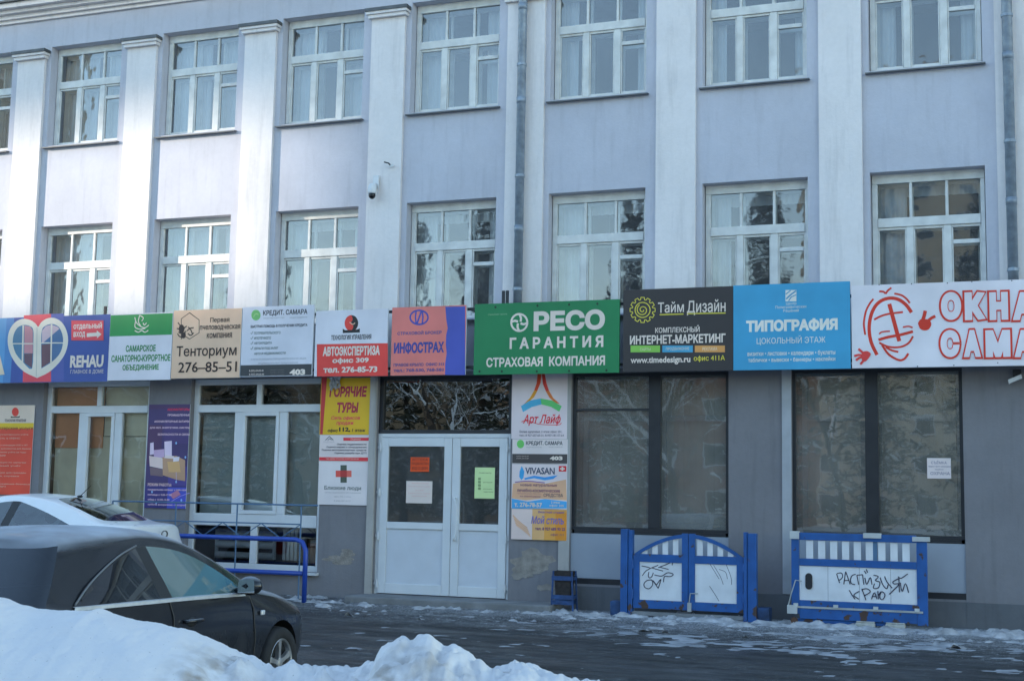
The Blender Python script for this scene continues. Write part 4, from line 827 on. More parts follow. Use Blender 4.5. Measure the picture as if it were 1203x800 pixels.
# notices taped on the glass
def notice(label, px0, px1, pyt, pyb, back, Y, crop, lines, col, k=.7):
    b = board('paper_notice', label, 'notice', px0, px1, pyt, pyb, Y, back, 'paper notices on the glass', .003, k, None, None, None, crop)
    for s_, a, c, d, e in lines: b.t(s_, a, c, d, e, col, .02)
    b.done(b.o)
cr_ = (450, 520, 4.2105)
notice('orange red notice on the left door leaf', 482.5, 504.5, 537, 554, (206, 84, 30), .055, cr_, [('АПТЕКА', 143, 222, 76, 90, ), ('УЗИ ДИАГНОСТИКА', 140, 226, 96, 112), ('ВХОД СО ДВОРА', 143, 222, 119, 135)], (90, 30, 20))
notice('white notice with faint lines on the left door leaf', 477.5, 508, 565, 591, (196, 204, 218), .055, cr_, [('Уважаемые посетители!', 140, 226, 196, 204), ('Просим закрывать двери', 126, 234, 212, 220), ('за собой', 160, 200, 230, 238), ('Берегите тепло в здании', 126, 234, 246, 254), ('Администрация', 142, 216, 260, 268)], (150, 140, 150))
notice('pale green notice on the right door leaf', 558, 581.5, 549, 585.5, (160, 200, 160), .055, cr_, [('ГРАФИК РАБОТЫ', 475, 535, 146, 152), ('пн-пт с 9.00 до 18.00', 495, 540, 193, 199), ('сб-вс выходной', 495, 540, 226, 231), ('телефон 276-85-00', 497, 545, 240, 246)] + [('8888', 470, 484, 172 + 16 * i, 184 + 16 * i) for i in range(4)], (70, 100, 76))
notice('white notice taped inside the right hand shop window', 1089, 1117, 538, 562, (186, 196, 216), .065, (900, 430, 2.4257), [('СЪЁМКА', 470, 515, 269, 279), ('видео и фото запрещена', 463, 526, 283, 289), ('ведётся', 482, 505, 292, 297), ('ОХРАНА', 468, 524, 301, 310)], (100, 104, 130))

# ------------------------------------------------------------------ street furniture by the wall
def local(px, py, Y, o): X, Z = P(px, py, Y); return X - o[0], Z - o[2]
def scribble(parent, Y, org, crop, strokes, w, name='graffiti', dy=-.004, col=(.03, .025, .05)):
    m = MB(); n = 0
    for q in strokes:
        p = [local(crop[0] + a / crop[2], crop[1] + c / crop[2], Y, org) for a, c in q]; p = smooth_pts(p, 4) if len(p) > 2 else [Vector(v) for v in p]; n += 1
        for quad in stroke_poly(p, w): m.add([(a.x, dy - .0003 * n, a.y) for a in quad], [(0, 1, 2, 3)])
    return m.build(name, mat('marker_paint', col, .6), parent, fix=False)
# double gate with arched top
GY = -.5; c5 = (720, 610, 6.156); gt = thing('double_gate', 'blue steel double gate with an arched top and scribbled white panels', 'gate', (-4.2, GY, ground_z(GY))); og = (-4.2, GY, ground_z(GY))
X = lambda x, y=400: local(c5[0] + x / c5[2], c5[1] + y / c5[2], GY, og)[0]
Z = lambda x, y: local(c5[0] + x / c5[2], c5[1] + y / c5[2], GY, og)[1]
for a, b_ in ((62, 146), (950, 1042)):
    p = MB(); xa, xb = X(a), X(b_); xm = xa + (xb - xa) * (.62 if a < 500 else .28)
    p.box(xa, xm - .003, -.06, .06, 0, 1.17); p.box(xm + .003, xb, -.045, .06, 0, 1.155); p.build('post', BLUE, gt, bevel=.006)
    f = MB(); q = xa - .16 if a < 500 else xb + .16; f.box(min(q, xa if a < 500 else xb), max(q, xa if a < 500 else xb), .0, .2, 0, .19); f.build('foot_block', mat('rusty_blue', A(24, 54, 100, .9), .6, var=.6, vscale=7), gt, bevel=.01)
MB().box(X(128), X(945), -.03, .05, .02, .07).build('threshold_bar', mat('grey_bar', (.2, .21, .22), .6, var=.3), gt)
def gleaf(x0, x1, hinge_left):
    z0, zp0, zp1, zm, zt = .115, .225, .735, .84, 1.13; s_ = .085; f = MB()
    f.box(x0, x0 + s_, -.025, .025, z0, zm if hinge_left else zt); f.box(x1 - s_, x1, -.025, .025, z0, zt if hinge_left else zm)
    f.box(x0 + s_ + .001, x1 - s_ - .001, -.024, .024, z0, zp0); f.box(x0 + s_ + .001, x1 - s_ - .001, -.024, .024, zp1, zm)
    arc = []
    for i in range(13):
        t = i / 12; x = (x1 - (x1 - x0) * (1 - t)) if hinge_left else (x0 + (x1 - x0) * (1 - t)); arc.append((x, zm - .01 + (zt - zm) * math.sin(t * math.pi / 2) ** .9))
    for i in range(12):
        (ax, az), (bx, bz) = arc[i], arc[i + 1]; f.add([(ax, -.026, az), (bx, -.026, bz), (bx, -.026, bz - .05), (ax, -.026, az - .05), (ax, .026, az), (bx, .026, bz), (bx, .026, bz - .05), (ax, .026, az - .05)], [(0, 1, 2, 3), (7, 6, 5, 4), (0, 4, 5, 1), (3, 2, 6, 7)])
    f.box(min(arc[-1][0], arc[-1][0]) - .0, arc[-1][0] + .001, -.02, .02, zt - .05, zt)
    o = f.build('gate_leaf', BLUE, gt); MB().box(x0 + s_ + .002, x1 - s_ - .002, -.012, .012, zp0 + .002, zp1 - .002).build('panel', WSHEET, o)
    w = x1 - x0 - 2 * s_
    for k in range(4):
        a = (x0 + s_ + w * (.03 + .245 * k + .02)); t = ((a + .035) - x0) / (x1 - x0); t = t if hinge_left else 1 - t
        h_ = zm - .01 + (zt - zm) * math.sin(t * math.pi / 2) ** .9 - .04
        if h_ - zm > .03: MB().box(a, a + .075, -.008, .008, zm + .001, h_).build('slat', WSHEET, o)
    hx = x0 - .01 if hinge_left else x1 + .01
    for z in (.30, .70): MB().tube([(hx, -.03, z - .06), (hx, -.03, z + .06)], .018, 8).build('hinge', BLUE, o)
    return o
xl, xc_, xr = X(150), X(548), X(945)
gl1 = gleaf(xl + .002, xc_ - .004, True); gl2 = gleaf(xc_ + .004, xr - .002, False)
G1 = [[(210, 335), (270, 350), (240, 372), (215, 405)], [(272, 353), (330, 330)], [(286, 350), (365, 372)], [(330, 347), (395, 322), (435, 300), (430, 330)], [(345, 345), (405, 360)], [(263, 378), (258, 408), (270, 422), (286, 408), (294, 384)], [(303, 400), (355, 408), (395, 385), (432, 390), (436, 402), (415, 412), (380, 410), (372, 420), (368, 452)], [(285, 435), (250, 440), (228, 462), (232, 488), (262, 500), (286, 478), (290, 450), (280, 436)], [(290, 438), (330, 497)], [(330, 497), (350, 430), (318, 472)], [(290, 438), (318, 472)]]
scribble(gl1, GY, og, c5, G1, .012, dy=-.013)
scr = [[(690 + 40 * i, 300 + 30 * (i % 3)), (740 + 38 * i, 380 + 30 * (i % 2)), (770 + 30 * i, 430 + 40 * (i % 2))] for i in range(4)] + [[(700, 480), (740, 540), (770, 590)], [(820, 330), (860, 300)]]
scribble(gl2, GY, og, c5, scr, .006, 'scratches', -.013, (.45, .45, .46))
lt = MB(); lt.tube([(X(620), -.03, Z(620, 534)), (X(565), -.035, Z(565, 534)), (X(556), -.035, Z(556, 600))], .008, 6); lt.box(X(545), X(573), -.05, -.027, Z(556, 665), Z(556, 600)); lt.build('latch', mat('zinc', (.45, .46, .45), .5, .4, var=.2), gt)
# sliding gate section leaning on its rollers
c6 = (920, 610, 6.156); og = (-2.84, GY, ground_z(GY)); sg_ = thing('sliding_gate', 'blue framed gate section with white slats above a scrawled white panel', 'gate', og)
X = lambda x, y=400: local(c6[0] + x / c6[2], c6[1] + y / c6[2], GY, og)[0]
xs0, xs1 = X(62), X(1045); f = MB()
f.box(xs0, xs0 + .10, -.03, .03, .14, 1.19); f.box(xs1 - .13, xs1, -.03, .03, .06, 1.17); f.box(xs0 + .101, xs1 - .131, -.028, .028, 1.09, 1.185); f.box(xs0 + .101, xs1 - .131, -.028, .028, .76, .85); f.box(xs0 + .101, xs1 - .131, -.028, .028, .08, .315)
f.box(xs0 + .06, xs1 - .3, .0, .05, .03, .075)
f.build('gate_frame', BLUE, sg_, bevel=.005)
f.build('bottom_rail', BLUE, sg_) if False else None
MB().box(xs0 + .102, xs1 - .132, -.012, .012, .317, .758).build('panel', WSHEET, sg_)
for x in (168, 255, 342, 428, 513, 600, 690, 778, 865): MB().box(X(x), X(x) + .09, -.008, .008, .852, 1.088).build('slat', WSHEET, sg_, bevel=.003)
MB().box(X(650), X(682), -.006, .02, .852, 1.088).build('mullion', DBLUE, sg_)
pn = MB()
for x in (325, 552, 778): pn.box(X(x) - .003, X(x) + .003, -.0135, -.0125, .32, .755)
pn.build('panel_joint', mat('joint_grey', (.35, .36, .38), .6), sg_)
pz = MB(); xc = (X(160) + X(215)) / 2; r_ = .045; pz.prism([(xc + r_ * math.cos(R(a)), .62 + r_ * math.sin(R(a))) for a in range(0, 181, 20)] + [(xc + r_ * math.cos(R(a)), .50 + r_ * math.sin(R(a))) for a in range(180, 361, 20)], -.03, -.0121); pz.build('grip_recess', DARKM, sg_, bevel=.004)
MB().box(xs0 + .02, xs1 - .06, -.042, -.029, .215, .24).build('track_bar', mat('zinc', (.45, .46, .45), .5, .4, var=.2), sg_)
ZN = MATS['zinc']; LBk = mat('pale_bracket', (.52, .53, .52), .6, var=.2)
for a, b_, z0, z1 in ((55, 120, 1.10, 1.20), (585, 715, 1.135, 1.20), (940, 1066, 1.11, 1.17)): MB().box(X(a), X(b_), -.06, .05, z0, z1).build('bracket', LBk, sg_, bevel=.004)
for x in (95, 382, 670, 967): MB().box(X(x) - .03, X(x) + .03, -.055, -.043, .235, .275).build('clip', LBk, sg_)
MB().box(X(35), X(105), -.09, -.035, .14, .25).build('roller_box', LBk, sg_, bevel=.005)
MB().tube([(X(140), -.045, .56), (X(95), -.06, .57), (X(65), -.07, .40), (X(38), -.08, .2)], .008, 6).build('lever', ZN, sg_)
MB().lathe([(.001, -.02), (.045, -.02), (.045, .02), (.001, .02)], 'y', (X(82), -.03, .05), 14).build('roller', RUST, sg_)
G2_ = [[(388, 392), (398, 425), (410, 458)], [(390, 390), (422, 386), (432, 410), (418, 432), (400, 438)], [(440, 468), (452, 385), (458, 388), (486, 468)], [(446, 440), (478, 440)], [(526, 395), (500, 405), (488, 435), (496, 462), (522, 470)], [(535, 405), (548, 470)], [(532, 402), (578, 398)], [(576, 400), (585, 470)], [(592, 420), (606, 468), (632, 418), (644, 470)], [(588, 370), (602, 392)], [(602, 358), (612, 384)], [(655, 402), (690, 412), (668, 440), (700, 452), (690, 492), (655, 496), (662, 462)], [(702, 418), (722, 470), (750, 500), (760, 470)], [(735, 410), (752, 450), (790, 495)], [(838, 425), (795, 450), (805, 465), (838, 468), (768, 540)], [(838, 425), (842, 525)], [(848, 455), (862, 520), (886, 462), (908, 528)], [(832, 412), (855, 424), (902, 392)], [(480, 510), (500, 545), (522, 575)], [(552, 518), (512, 545), (550, 575)], [(570, 502), (588, 545), (600, 582)], [(568, 505), (608, 500), (632, 522), (592, 548)], [(640, 575), (662, 528), (680, 575)], [(648, 555), (676, 555)], [(686, 515), (690, 575)], [(690, 548), (715, 520), (738, 545), (720, 578), (700, 562), (708, 520)]]
scribble(sg_, GY, og, c6, G2_, .0125, dy=-.0135)
for x, y_, lab in ((1005, 728, 'pale stone block under the blue gate section, nearer its middle'), (1040, 729, 'pale stone block under the blue gate section, nearer its right end')):
    Xp, Zp = P(x + 12, y_, GY); o = thing('stone_block', lab, 'block', (Xp, GY + .02, ground_z(GY)), 0, 'stone blocks under the gate'); m = MB(); m.box(-.12, .12, -.1, .1, -.01, .065); m.box(-.115, .118, -.08, .09, .066, .085); m.build('stone', mat('pale_stone', (.42, .41, .37), .9, var=.3, vscale=12, bump=.5), o, bevel=.012)
# barrier and ramp rail
RY = -.9; gz = ground_z(RY); br = thing('tube_barrier', 'bright blue bent tube barrier before the lower office window', 'barrier', (-11, RY, gz)); og = (-11, RY, gz); c7 = (200, 580, 6.156)
L = lambda x, y: local(c7[0] + x / c7[2], c7[1] + y / c7[2], RY, og)
xr_, zt_ = L(977, 500)[0], L(900, 330)[1]
TB = mat('bright_blue_enamel', A(20, 52, 138, .75), .35, var=.12, vscale=5)
pts = [(-2.9, 0, -.02), (-2.9, 0, zt_ - .15), (-2.86, 0, zt_ - .04), (-2.75, 0, zt_), (xr_ - .17, 0, zt_), (xr_ - .06, 0, zt_ - .035), (xr_, 0, zt_ - .15), (xr_, 0, -.02)]
MB().tube(pts, .036, 12).build('top_tube', TB, br, smooth=True); zb_ = L(960, 575)[1]
MB().tube([(-2.9 + .036, 0, zb_), (xr_ - .036, 0, zb_)], .033, 12).build('lower_tube', TB, br, smooth=True)
RY2 = -.45; og = (-11, RY2, ground_z(RY2)); rr = thing('ramp_railing', 'thin dark blue lattice railing of the ramp by the window', 'railing', og); L = lambda x, y: local(c7[0] + x / c7[2], c7[1] + y / c7[2], RY2, og)
zA, zB, zC = L(500, 72)[1], L(500, 208)[1], L(500, 300)[1]; xa, xb = -2.6, L(945, 200)[0]; xe = L(1066, 85)[0]
MB().tube([(xa, 0, zA), (xe, 0, zA)], .013, 6).build('hand_rail', DBLUE, rr); MB().tube([(xa, 0, zB), (xb, 0, zB)], .010, 6).build('middle_rail', DBLUE, rr); MB().tube([(xa, 0, zC - .02), (xb, 0, zC - .02)], .010, 6).build('lower_rail', DBLUE, rr)
for x in (xa, L(42, 100)[0], L(485, 100)[0], xb): MB().tube([(x, 0, -.02), (x, 0, zA)], .013, 6).build('post', DBLUE, rr)
zz = MB(); n = 5; q = [(xa + (xb - xa) * i / (2 * n), 0, zB if i % 2 == 0 else zC - .02) for i in range(2 * n + 1)]
for i in range(2 * n): zz.tube([q[i], q[i + 1]], .008, 5)
zz.build('lattice', DBLUE, rr)
# litter bin
bx = P(663, 690, -.35); o = thing('litter_bin', 'rusty dark bin hung in a blue steel frame by the doorstep', 'bin', (bx[0], -.35, ground_z(-.35))); m = MB()
for s_ in (-1, 1):
    for y in (-.09, .09): m.tube([(s_ * .16, y, 0), (s_ * .135, y, .56)], .014, 6)
for z in (.13, .2, .46): m.box(-.155, .155, -.105, -.085, z - .03, z + .03); m.box(-.155, .155, .085, .105, z - .03, z + .03)
for z in (.2, .46):
    m.box(-.16, -.14, -.084, .084, z - .02, z + .02); m.box(.14, .16, -.084, .084, z - .02, z + .02)
m.build('frame', mat('worn_blue', A(26, 58, 112, .9), .5, var=.45, vscale=9), o)
m = MB(); w0, w1 = .105, .128
m.add([(-w0, -.07, .2), (w0, -.07, .2), (w0, .07, .2), (-w0, .07, .2), (-w1, -.08, .56), (w1, -.08, .56), (w1, .08, .56), (-w1, .08, .56), (-w1 + .012, -.068, .56), (w1 - .012, -.068, .56), (w1 - .012, .068, .56), (-w1 + .012, .068, .56), (-w0 + .01, -.06, .22), (w0 - .01, -.06, .22), (w0 - .01, .06, .22), (-w0 + .01, .06, .22)],
      [(0, 3, 2, 1), (0, 1, 5, 4), (1, 2, 6, 5), (2, 3, 7, 6), (3, 0, 4, 7), (4, 5, 9, 8), (5, 6, 10, 9), (6, 7, 11, 10), (7, 4, 8, 11), (8, 9, 13, 12), (9, 10, 14, 13), (10, 11, 15, 14), (11, 8, 12, 15), (12, 13, 14, 15)]); m.build('bucket', mat('rusty_dark_steel', (.035, .028, .026), .7, .2, var=.6, vscale=14), o)
# security camera and cable ends on the pilaster
cx, cz = P(440, 222, -.15); o = thing('security_camera', 'white dome security camera with a black lens ball on the pilaster', 'camera', (cx, -.087, cz)); m = MB(); m.box(-.05, .05, -.03, 0, .02, .22); m.tube([(0, -.02, .06), (0, -.1, .06)], .03, 10); m.build('bracket', PVC, o, bevel=.006)
m = MB(); m.lathe([(.001, .06), (.05, .06), (.065, .03), (.065, -.07), (.06, -.09), (.001, -.09)], 'z', (-.01, -.12, 0), 18); m.build('housing', PVC, o, smooth=True); m = MB(); m.ball((-.01, -.12, -.115), .055, .055, .06, 8); m.build('lens_dome', mat('black_dome', (.008, .008, .009), .12), o, smooth=True)
m = MB(); m.tube([(.02, -.03, .1), (.07, -.06, .04), (.06, -.05, -.05), (.03, -.03, -.08)], .006, 5); m.build('cable', PVC, o)
cx, cz = P(458, 194, -.1); o = thing('wall_lamp_stub', 'short dark cable stub on the pilaster above the camera', 'bracket', (cx, -.087, cz)); m = MB(); m.tube([(0, 0, 0), (.0, -.06, .015), (-.06, -.1, .03)], .012, 6); m.build('arm', DARKM, o); m = MB(); m.box(-.02, .06, -.012, 0, -.03, .01); m.build('base', PVC, o)
cx, cz = P(1195, 447, -.02); o = thing('wall_lamp', 'small pale flood lamp under the right hand sign', 'lamp', (cx, -.002, cz + .05)); m = MB(); m.box(-.05, .05, -.05, 0, -.01, .09); m.build('bracket', DARKM, o); m = MB(); m.prism([(-.1, -.1), (.06, -.03), (.05, .02), (-.11, -.05)], -.16, -.051); m.build('head', PVC, o)

# ------------------------------------------------------------------ cars
FROST = None
def car_paint(name, col, frost, rough=.25, dirt=.3, dirtc=(.16, .15, .14), spec=.5, coat=.6):
    m = bpy.data.materials.new(name); m.use_nodes = True; n = m.node_tree; b = n.nodes['Principled BSDF']; L = n.links.new
    b.inputs['Specular IOR Level'].default_value = spec; b.inputs['Coat Weight'].default_value = .6; b.inputs['Coat Roughness'].default_value = .08
    tc = n.nodes.new('ShaderNodeTexCoord'); ge = n.nodes.new('ShaderNodeNewGeometry'); sx = n.nodes.new('ShaderNodeSeparateXYZ'); L(ge.outputs['Normal'], sx.inputs[0]); sp = n.nodes.new('ShaderNodeSeparateXYZ'); L(tc.outputs['Object'], sp.inputs[0])
    no = n.nodes.new('ShaderNodeTexNoise'); no.inputs['Scale'].default_value = 2.5; no.inputs['Detail'].default_value = 7; L(tc.outputs['Object'], no.inputs['Vector'])
    def mr(s, a, c, d, e):
        r = n.nodes.new('ShaderNodeMapRange'); r.inputs[1].default_value = a; r.inputs[2].default_value = c; r.inputs[3].default_value = d; r.inputs[4].default_value = e; L(s, r.inputs[0]); return r.outputs[0]
    def mu(a, c):
        r = n.nodes.new('ShaderNodeMath'); r.operation = 'MULTIPLY'; L(a, r.inputs[0]); L(c, r.inputs[1]); return r.outputs[0]
    dn = n.nodes.new('ShaderNodeMapping'); dn.inputs['Scale'].default_value = (3, 3, .8); L(tc.outputs['Object'], dn.inputs[0]); n2 = n.nodes.new('ShaderNodeTexNoise'); n2.inputs['Scale'].default_value = 2.0; n2.inputs['Detail'].default_value = 6; L(dn.outputs[0], n2.inputs['Vector'])
    dirtf = mu(mr(sp.outputs[2], .25, .8, dirt, dirt * .12), mr(n2.outputs['Fac'], .35, .65, .2, 1)); fr_ = mu(mr(sx.outputs[2], .55, .97, 0.0, frost), mr(no.outputs['Fac'], .3, .65, .45, 1))
    m1 = n.nodes.new('ShaderNodeMix'); m1.data_type = 'RGBA'; L(dirtf, m1.inputs[0]); m1.inputs[6].default_value = (*col, 1); m1.inputs[7].default_value = (*dirtc, 1)
    m2 = n.nodes.new('ShaderNodeMix'); m2.data_type = 'RGBA'; L(fr_, m2.inputs[0]); L(m1.outputs[2], m2.inputs[6]); m2.inputs[7].default_value = (.62, .65, .70, 1)
    L(m2.outputs[2], b.inputs['Base Color'])
    ad = n.nodes.new('ShaderNodeMath'); ad.operation = 'ADD'; ad.use_clamp = True; L(dirtf, ad.inputs[0]); L(fr_, ad.inputs[1]); L(mr(ad.outputs[0], 0, .6, rough, .8), b.inputs['Roughness']); L(mr(ad.outputs[0], 0, .5, coat, 0), b.inputs['Coat Weight'])
    MATS[name] = m; return m
TRIM = mat('black_trim', (.012, .012, .013), .5); RUBB = mat('tyre_rubber', (.016, .016, .017), .85, var=.4, vscale=10); RIM = mat('alloy_rim', (.55, .55, .56), .35, .8, var=.25, vscale=10)
LENS = mat('frosted_lens', (.50, .50, .52), .35, var=.2); REDL = mat('red_lens', (.35, .02, .02), .2); CHROME = mat('frosted_chrome', (.66, .68, .70), .4, .5, var=.15, vscale=12); SEAT = mat('seat_cloth', (.035, .04, .05), .85)

def car(name, label, cat, loc, rz, stations, rear_dx, front_dx, matf, mats, axles, rw, track, parts, sub=2, holes=True):
    """mats: list of (part name, material); index 0 is the body"""
    v = []; f = []; fm = []
    def add(p): v.append(p); return len(v) - 1
    Lf, Rt, C0, C9 = [], [], [], []; n = 9
    for st in stations:
        C0.append(add(st[0])); C9.append(add(st[n])); Lf.append([None] + [add(st[i]) for i in range(1, n)]); Rt.append([None] + [add((st[i][0], -st[i][1], st[i][2])) for i in range(1, n)])
    col = lambda A_, s, i: C0[s] if i == 0 else (C9[s] if i == n else A_[s][i])
    for s in range(len(stations) - 1):
        for A_ in (Lf, Rt):
            for i in range(n): f.append((col(A_, s, i), col(A_, s + 1, i), col(A_, s + 1, i + 1), col(A_, s, i + 1))); fm.append(matf(s, i, None))
    for s, dx, cap in ((0, rear_dx, 'rear'), (len(stations) - 1, front_dx, 'front')):
        Mi = [C0[s]] + [add((stations[s][i][0] + (dx[i] if isinstance(dx, (list, tuple)) else dx), 0, stations[s][i][2])) for i in range(1, n)] + [C9[s]]
        for A_ in (Lf, Rt):
            for i in range(n): f.append(tuple(dict.fromkeys((col(A_, s, i), Mi[i], Mi[i + 1], col(A_, s, i + 1))))); fm.append(matf(s, i, cap))
    me = bpy.data.meshes.new('hull'); me.from_pydata(v, [], f); bm = bmesh.new(); bm.from_mesh(me); bmesh.ops.recalc_face_normals(bm, faces=bm.faces)
    rows = {}
    for A_ in (Lf, Rt):
        for st in A_:
            for i in range(1, n): rows[st[i]] = i
    cl = bm.edges.layers.float.new('crease_edge'); bm.verts.ensure_lookup_table(); bm.faces.ensure_lookup_table()
    for k_, fc_ in enumerate(bm.faces): fc_.material_index = fm[k_]
    for e in bm.edges:
        a, b = (v_.index for v_ in e.verts)
        if rows.get(a, -1) == rows.get(b, -2): e[cl] = {5: .45, 7: .45, 4: .2, 8: .15}.get(rows[a], 0)
        if len({f_.material_index for f_ in e.link_faces}) > 1: e[cl] = max(e[cl], .7)
    bm.to_mesh(me); bm.free()
    for _, m in mats: me.materials.append(m)
    h = bpy.data.objects.new('hull', me); COL.objects.link(h); md = h.modifiers.new('s', 'SUBSURF'); md.levels = sub; md.render_levels = sub; cut = []
    if holes:
        for ax in axles:
            for sg in (-1, 1):
                c = MB(); c.lathe([(.001, sg * (track - .28)), (rw + .055, sg * (track - .28)), (rw + .055, sg * (track + .4)), (.001, sg * (track + .4))], 'y', (ax, 0, rw - .0), 36); c.m = [len(mats) - 1] * len(c.f)
                co_ = c.build('cutter', [m for _, m in mats]); cut.append(co_); b_ = h.modifiers.new('b', 'BOOLEAN'); b_.object = co_; b_.operation = 'DIFFERENCE'; b_.solver = 'EXACT'
    dg = bpy.context.evaluated_depsgraph_get(); ev = bpy.data.meshes.new_from_object(h.evaluated_get(dg)); root = thing(name, label, cat, loc, rz); first = None
    pv = np.empty(len(ev.vertices) * 3); ev.vertices.foreach_get('co', pv); pv = pv.reshape(-1, 3)
    for k, (pn, m) in enumerate(mats):
        ps = [tuple(p.vertices) for p in ev.polygons if p.material_index == k]
        if not ps: continue
        # split left and right pieces of one part kind into parts of their own
        groups = {}
        if pn in ('body', 'wheel_well', 'windscreen', 'rear_window', 'pillar_trim'): groups[0] = ps
        else:
            for p in ps: groups.setdefault(1 if np.mean([pv[i][1] for i in p]) > 0 else -1, []).append(p)
        for gk, gp in groups.items():
            ids = sorted({i for p in gp for i in p}); mp = {a: j for j, a in enumerate(ids)}; mb = MB(); mb.v = [tuple(pv[i]) for i in ids]; mb.f = [tuple(mp[i] for i in p) for p in gp]; mb.m = [0] * len(gp)
            o = mb.build(pn, m, root, smooth=True, fix=False)
            if pn == 'body': first = o
    for o in [h] + cut: bpy.data.objects.remove(o)
    return root, first
def wheel(root, x, y, r, sg, steer=0.0, spokes=5):
    t = bpy.data.objects.new('wheel', None); COL.objects.link(t); t.parent = root; t.location = (x, y, r); t.rotation_euler = (0, 0, steer); w = .205; k = sg
    ty = MB(); ty.lathe([(r * .66, k * .08), (r * .70, k * .10), (r * .93, k * .10), (r * .985, k * .075), (r, k * .03), (r, -k * .06), (r * .96, -k * .10), (r * .66, -k * .10)], 'y', (0, 0, 0), 40); ty.build('tyre', RUBB, t, smooth=True)
    rm_ = MB(); rm_.lathe([(r * .69, k * .085), (r * .66, k * .09), (r * .63, k * .08), (r * .60, -k * .05), (.001, -k * .05)], 'y', (0, 0, 0), 40); rm_.build('wheel_dish', mat('dark_rim', (.05, .05, .05), .6), t, smooth=True)
    sp = MB(); sp.lathe([(r * .68, k * .088), (r * .655, k * .094), (r * .62, k * .085), (r * .61, k * .05)], 'y', (0, 0, 0), 40); sp.lathe([(r * .16, k * .03), (r * .15, k * .085), (r * .05, k * .09), (.001, k * .09)], 'y', (0, 0, 0), 20)
    for i in range(spokes):
        a = 2 * math.pi * i / spokes + .35
        for da, wd in ((0, .17),):
            q = []
            for rr, ww, yy in ((r * .12, .17, .08), (r * .35, .13, .082), (r * .63, .20, .082)):
                q.append([(rr * math.cos(a + s_ * ww * r * .45 / rr), k * yy, rr * math.sin(a + s_ * ww * r * .45 / rr)) for s_ in (-1, 1)])
            vs = [p for pr in q for p in pr] + [(p[0], p[1] - k * .035, p[2]) for pr in q for p in pr]
            sp.add(vs, [(0, 1, 3, 2), (2, 3, 5, 4), (6, 8, 9, 7), (8, 10, 11, 9), (0, 2, 8, 6), (2, 4, 10, 8), (1, 7, 9, 3), (3, 9, 11, 5)])
    sp.build('rim', RIM, t); return t
def ST(x, w, zb, z4, r5, r6, r7, r8, r9):
    return [(x, 0, zb), (x, w * .86, zb), (x, w * .965, zb + .11), (x, w, .50 if z4 > .62 else (zb + z4) / 2 + .05), (x, w * .985, z4), r5, r6, r7, r8, (r9[0], 0, r9[1])]
DKW = .88
# ---- dark three door hatchback
bs = [ST(.05, .74, .25, .80, (.14, .74, .97), (.34, .66, 1.16), (.52, .57, 1.34), (.57, .49, 1.39), (.55, 1.42)),
      ST(.22, .845, .22, .82, (.27, .80, .978), (.42, .735, 1.13), (.63, .61, 1.365), (.67, .51, 1.415), (.67, 1.44)),
      ST(.62, DKW, .20, .82, (.52, .82, .968), (.58, .80, .992), (.98, .63, 1.39), (.98, .53, 1.438), (.98, 1.465)),
      ST(1.12, DKW, .19, .82, (1.10, .835, .962), (1.02, .725, 1.205), (1.3, .635, 1.40), (1.3, .53, 1.45), (1.3, 1.478)),
      ST(1.50, DKW, .19, .815, (1.57, .84, .955), (1.46, .665, 1.33), (1.47, .635, 1.40), (1.47, .53, 1.452), (1.5, 1.48)),
      ST(1.62, DKW, .19, .81, (1.71, .84, .952), (1.58, .66, 1.338), (1.58, .635, 1.40), (1.58, .53, 1.45), (1.6, 1.48)),
      ST(2.05, DKW, .19, .805, (2.1, .845, .945), (2.02, .675, 1.305), (2.0, .64, 1.378), (1.98, .54, 1.43), (1.95, 1.468)),
      ST(2.45, DKW, .19, .795, (2.45, .845, .935), (2.42, .74, 1.155), (2.44, .69, 1.235), (2.42, .60, 1.268), (2.32, 1.34)),
      ST(2.80, DKW, .19, .78, (2.80, .845, .925), (2.78, .83, .955), (2.86, .78, 1.02), (2.86, .70, 1.035), (2.70, 1.12)),
      ST(3.05, DKW, .20, .76, (3.05, .835, .895), (3.06, .81, .92), (3.07, .76, .945), (3.08, .66, .958), (3.02, .985)),
      ST(3.42, .885, .20, .74, (3.42, .815, .855), (3.42, .785, .875), (3.42, .72, .90), (3.42, .6, .915), (3.42, .93)),
      ST(3.85, .855, .20, .66, (3.85, .77, .765), (3.85, .72, .80), (3.85, .64, .825), (3.84, .5, .84), (3.84, .855)),
      ST(4.10, .74, .22, .58, (4.09, .66, .655), (4.08, .6, .69), (4.06, .52, .72), (4.04, .4, .742), (4.05, .76))]
BP = car_paint('anthracite_paint', (.010, .0115, .015), .62, .2, .30, (.10, .10, .105), .25, .6)
GT = glass('green_car_glass', (.22, .32, .30), 2.2, .03, .03, 1, film=(.10, .165, .16), filmw=1.25); GD = glass('tinted_car_glass', (.05, .055, .06), 1.6, .02, .03, 1, film=(.05, .055, .065), filmw=.3); GW = glass('clear_car_glass', (.62, .72, .72), 2.0, .03, .03, 1)
def bm_(s, i, cap):
    if cap == 'rear': return 2 if i in (5, 6) else (5 if i == 4 else 0)
    if cap == 'front': return 6 if i == 4 else 0
    if i in (5, 6) and s == 0: return 2
    if i == 5 and s in (2, 3): return 3
    if i == 5 and s in (5, 6, 7): return 1
    if i == 5 and s == 4: return 7
    if i == 8 and s in (6, 7, 8): return 4
    if i == 4 and s == 0: return 5
    if i == 4 and s == 11: return 6
    return 0
d_ax = 11.4; hub = PD(328, 775, d_ax); hz = ground_z(-8); hd = R(93)
rwB = .305; ca, sa = math.cos(hd), math.sin(hd); lx, ly = 3.40, -.86
base = Vector((hub.x - (ca * lx - sa * ly), hub.y - (sa * lx + ca * ly), ground_z(-8) - .01))
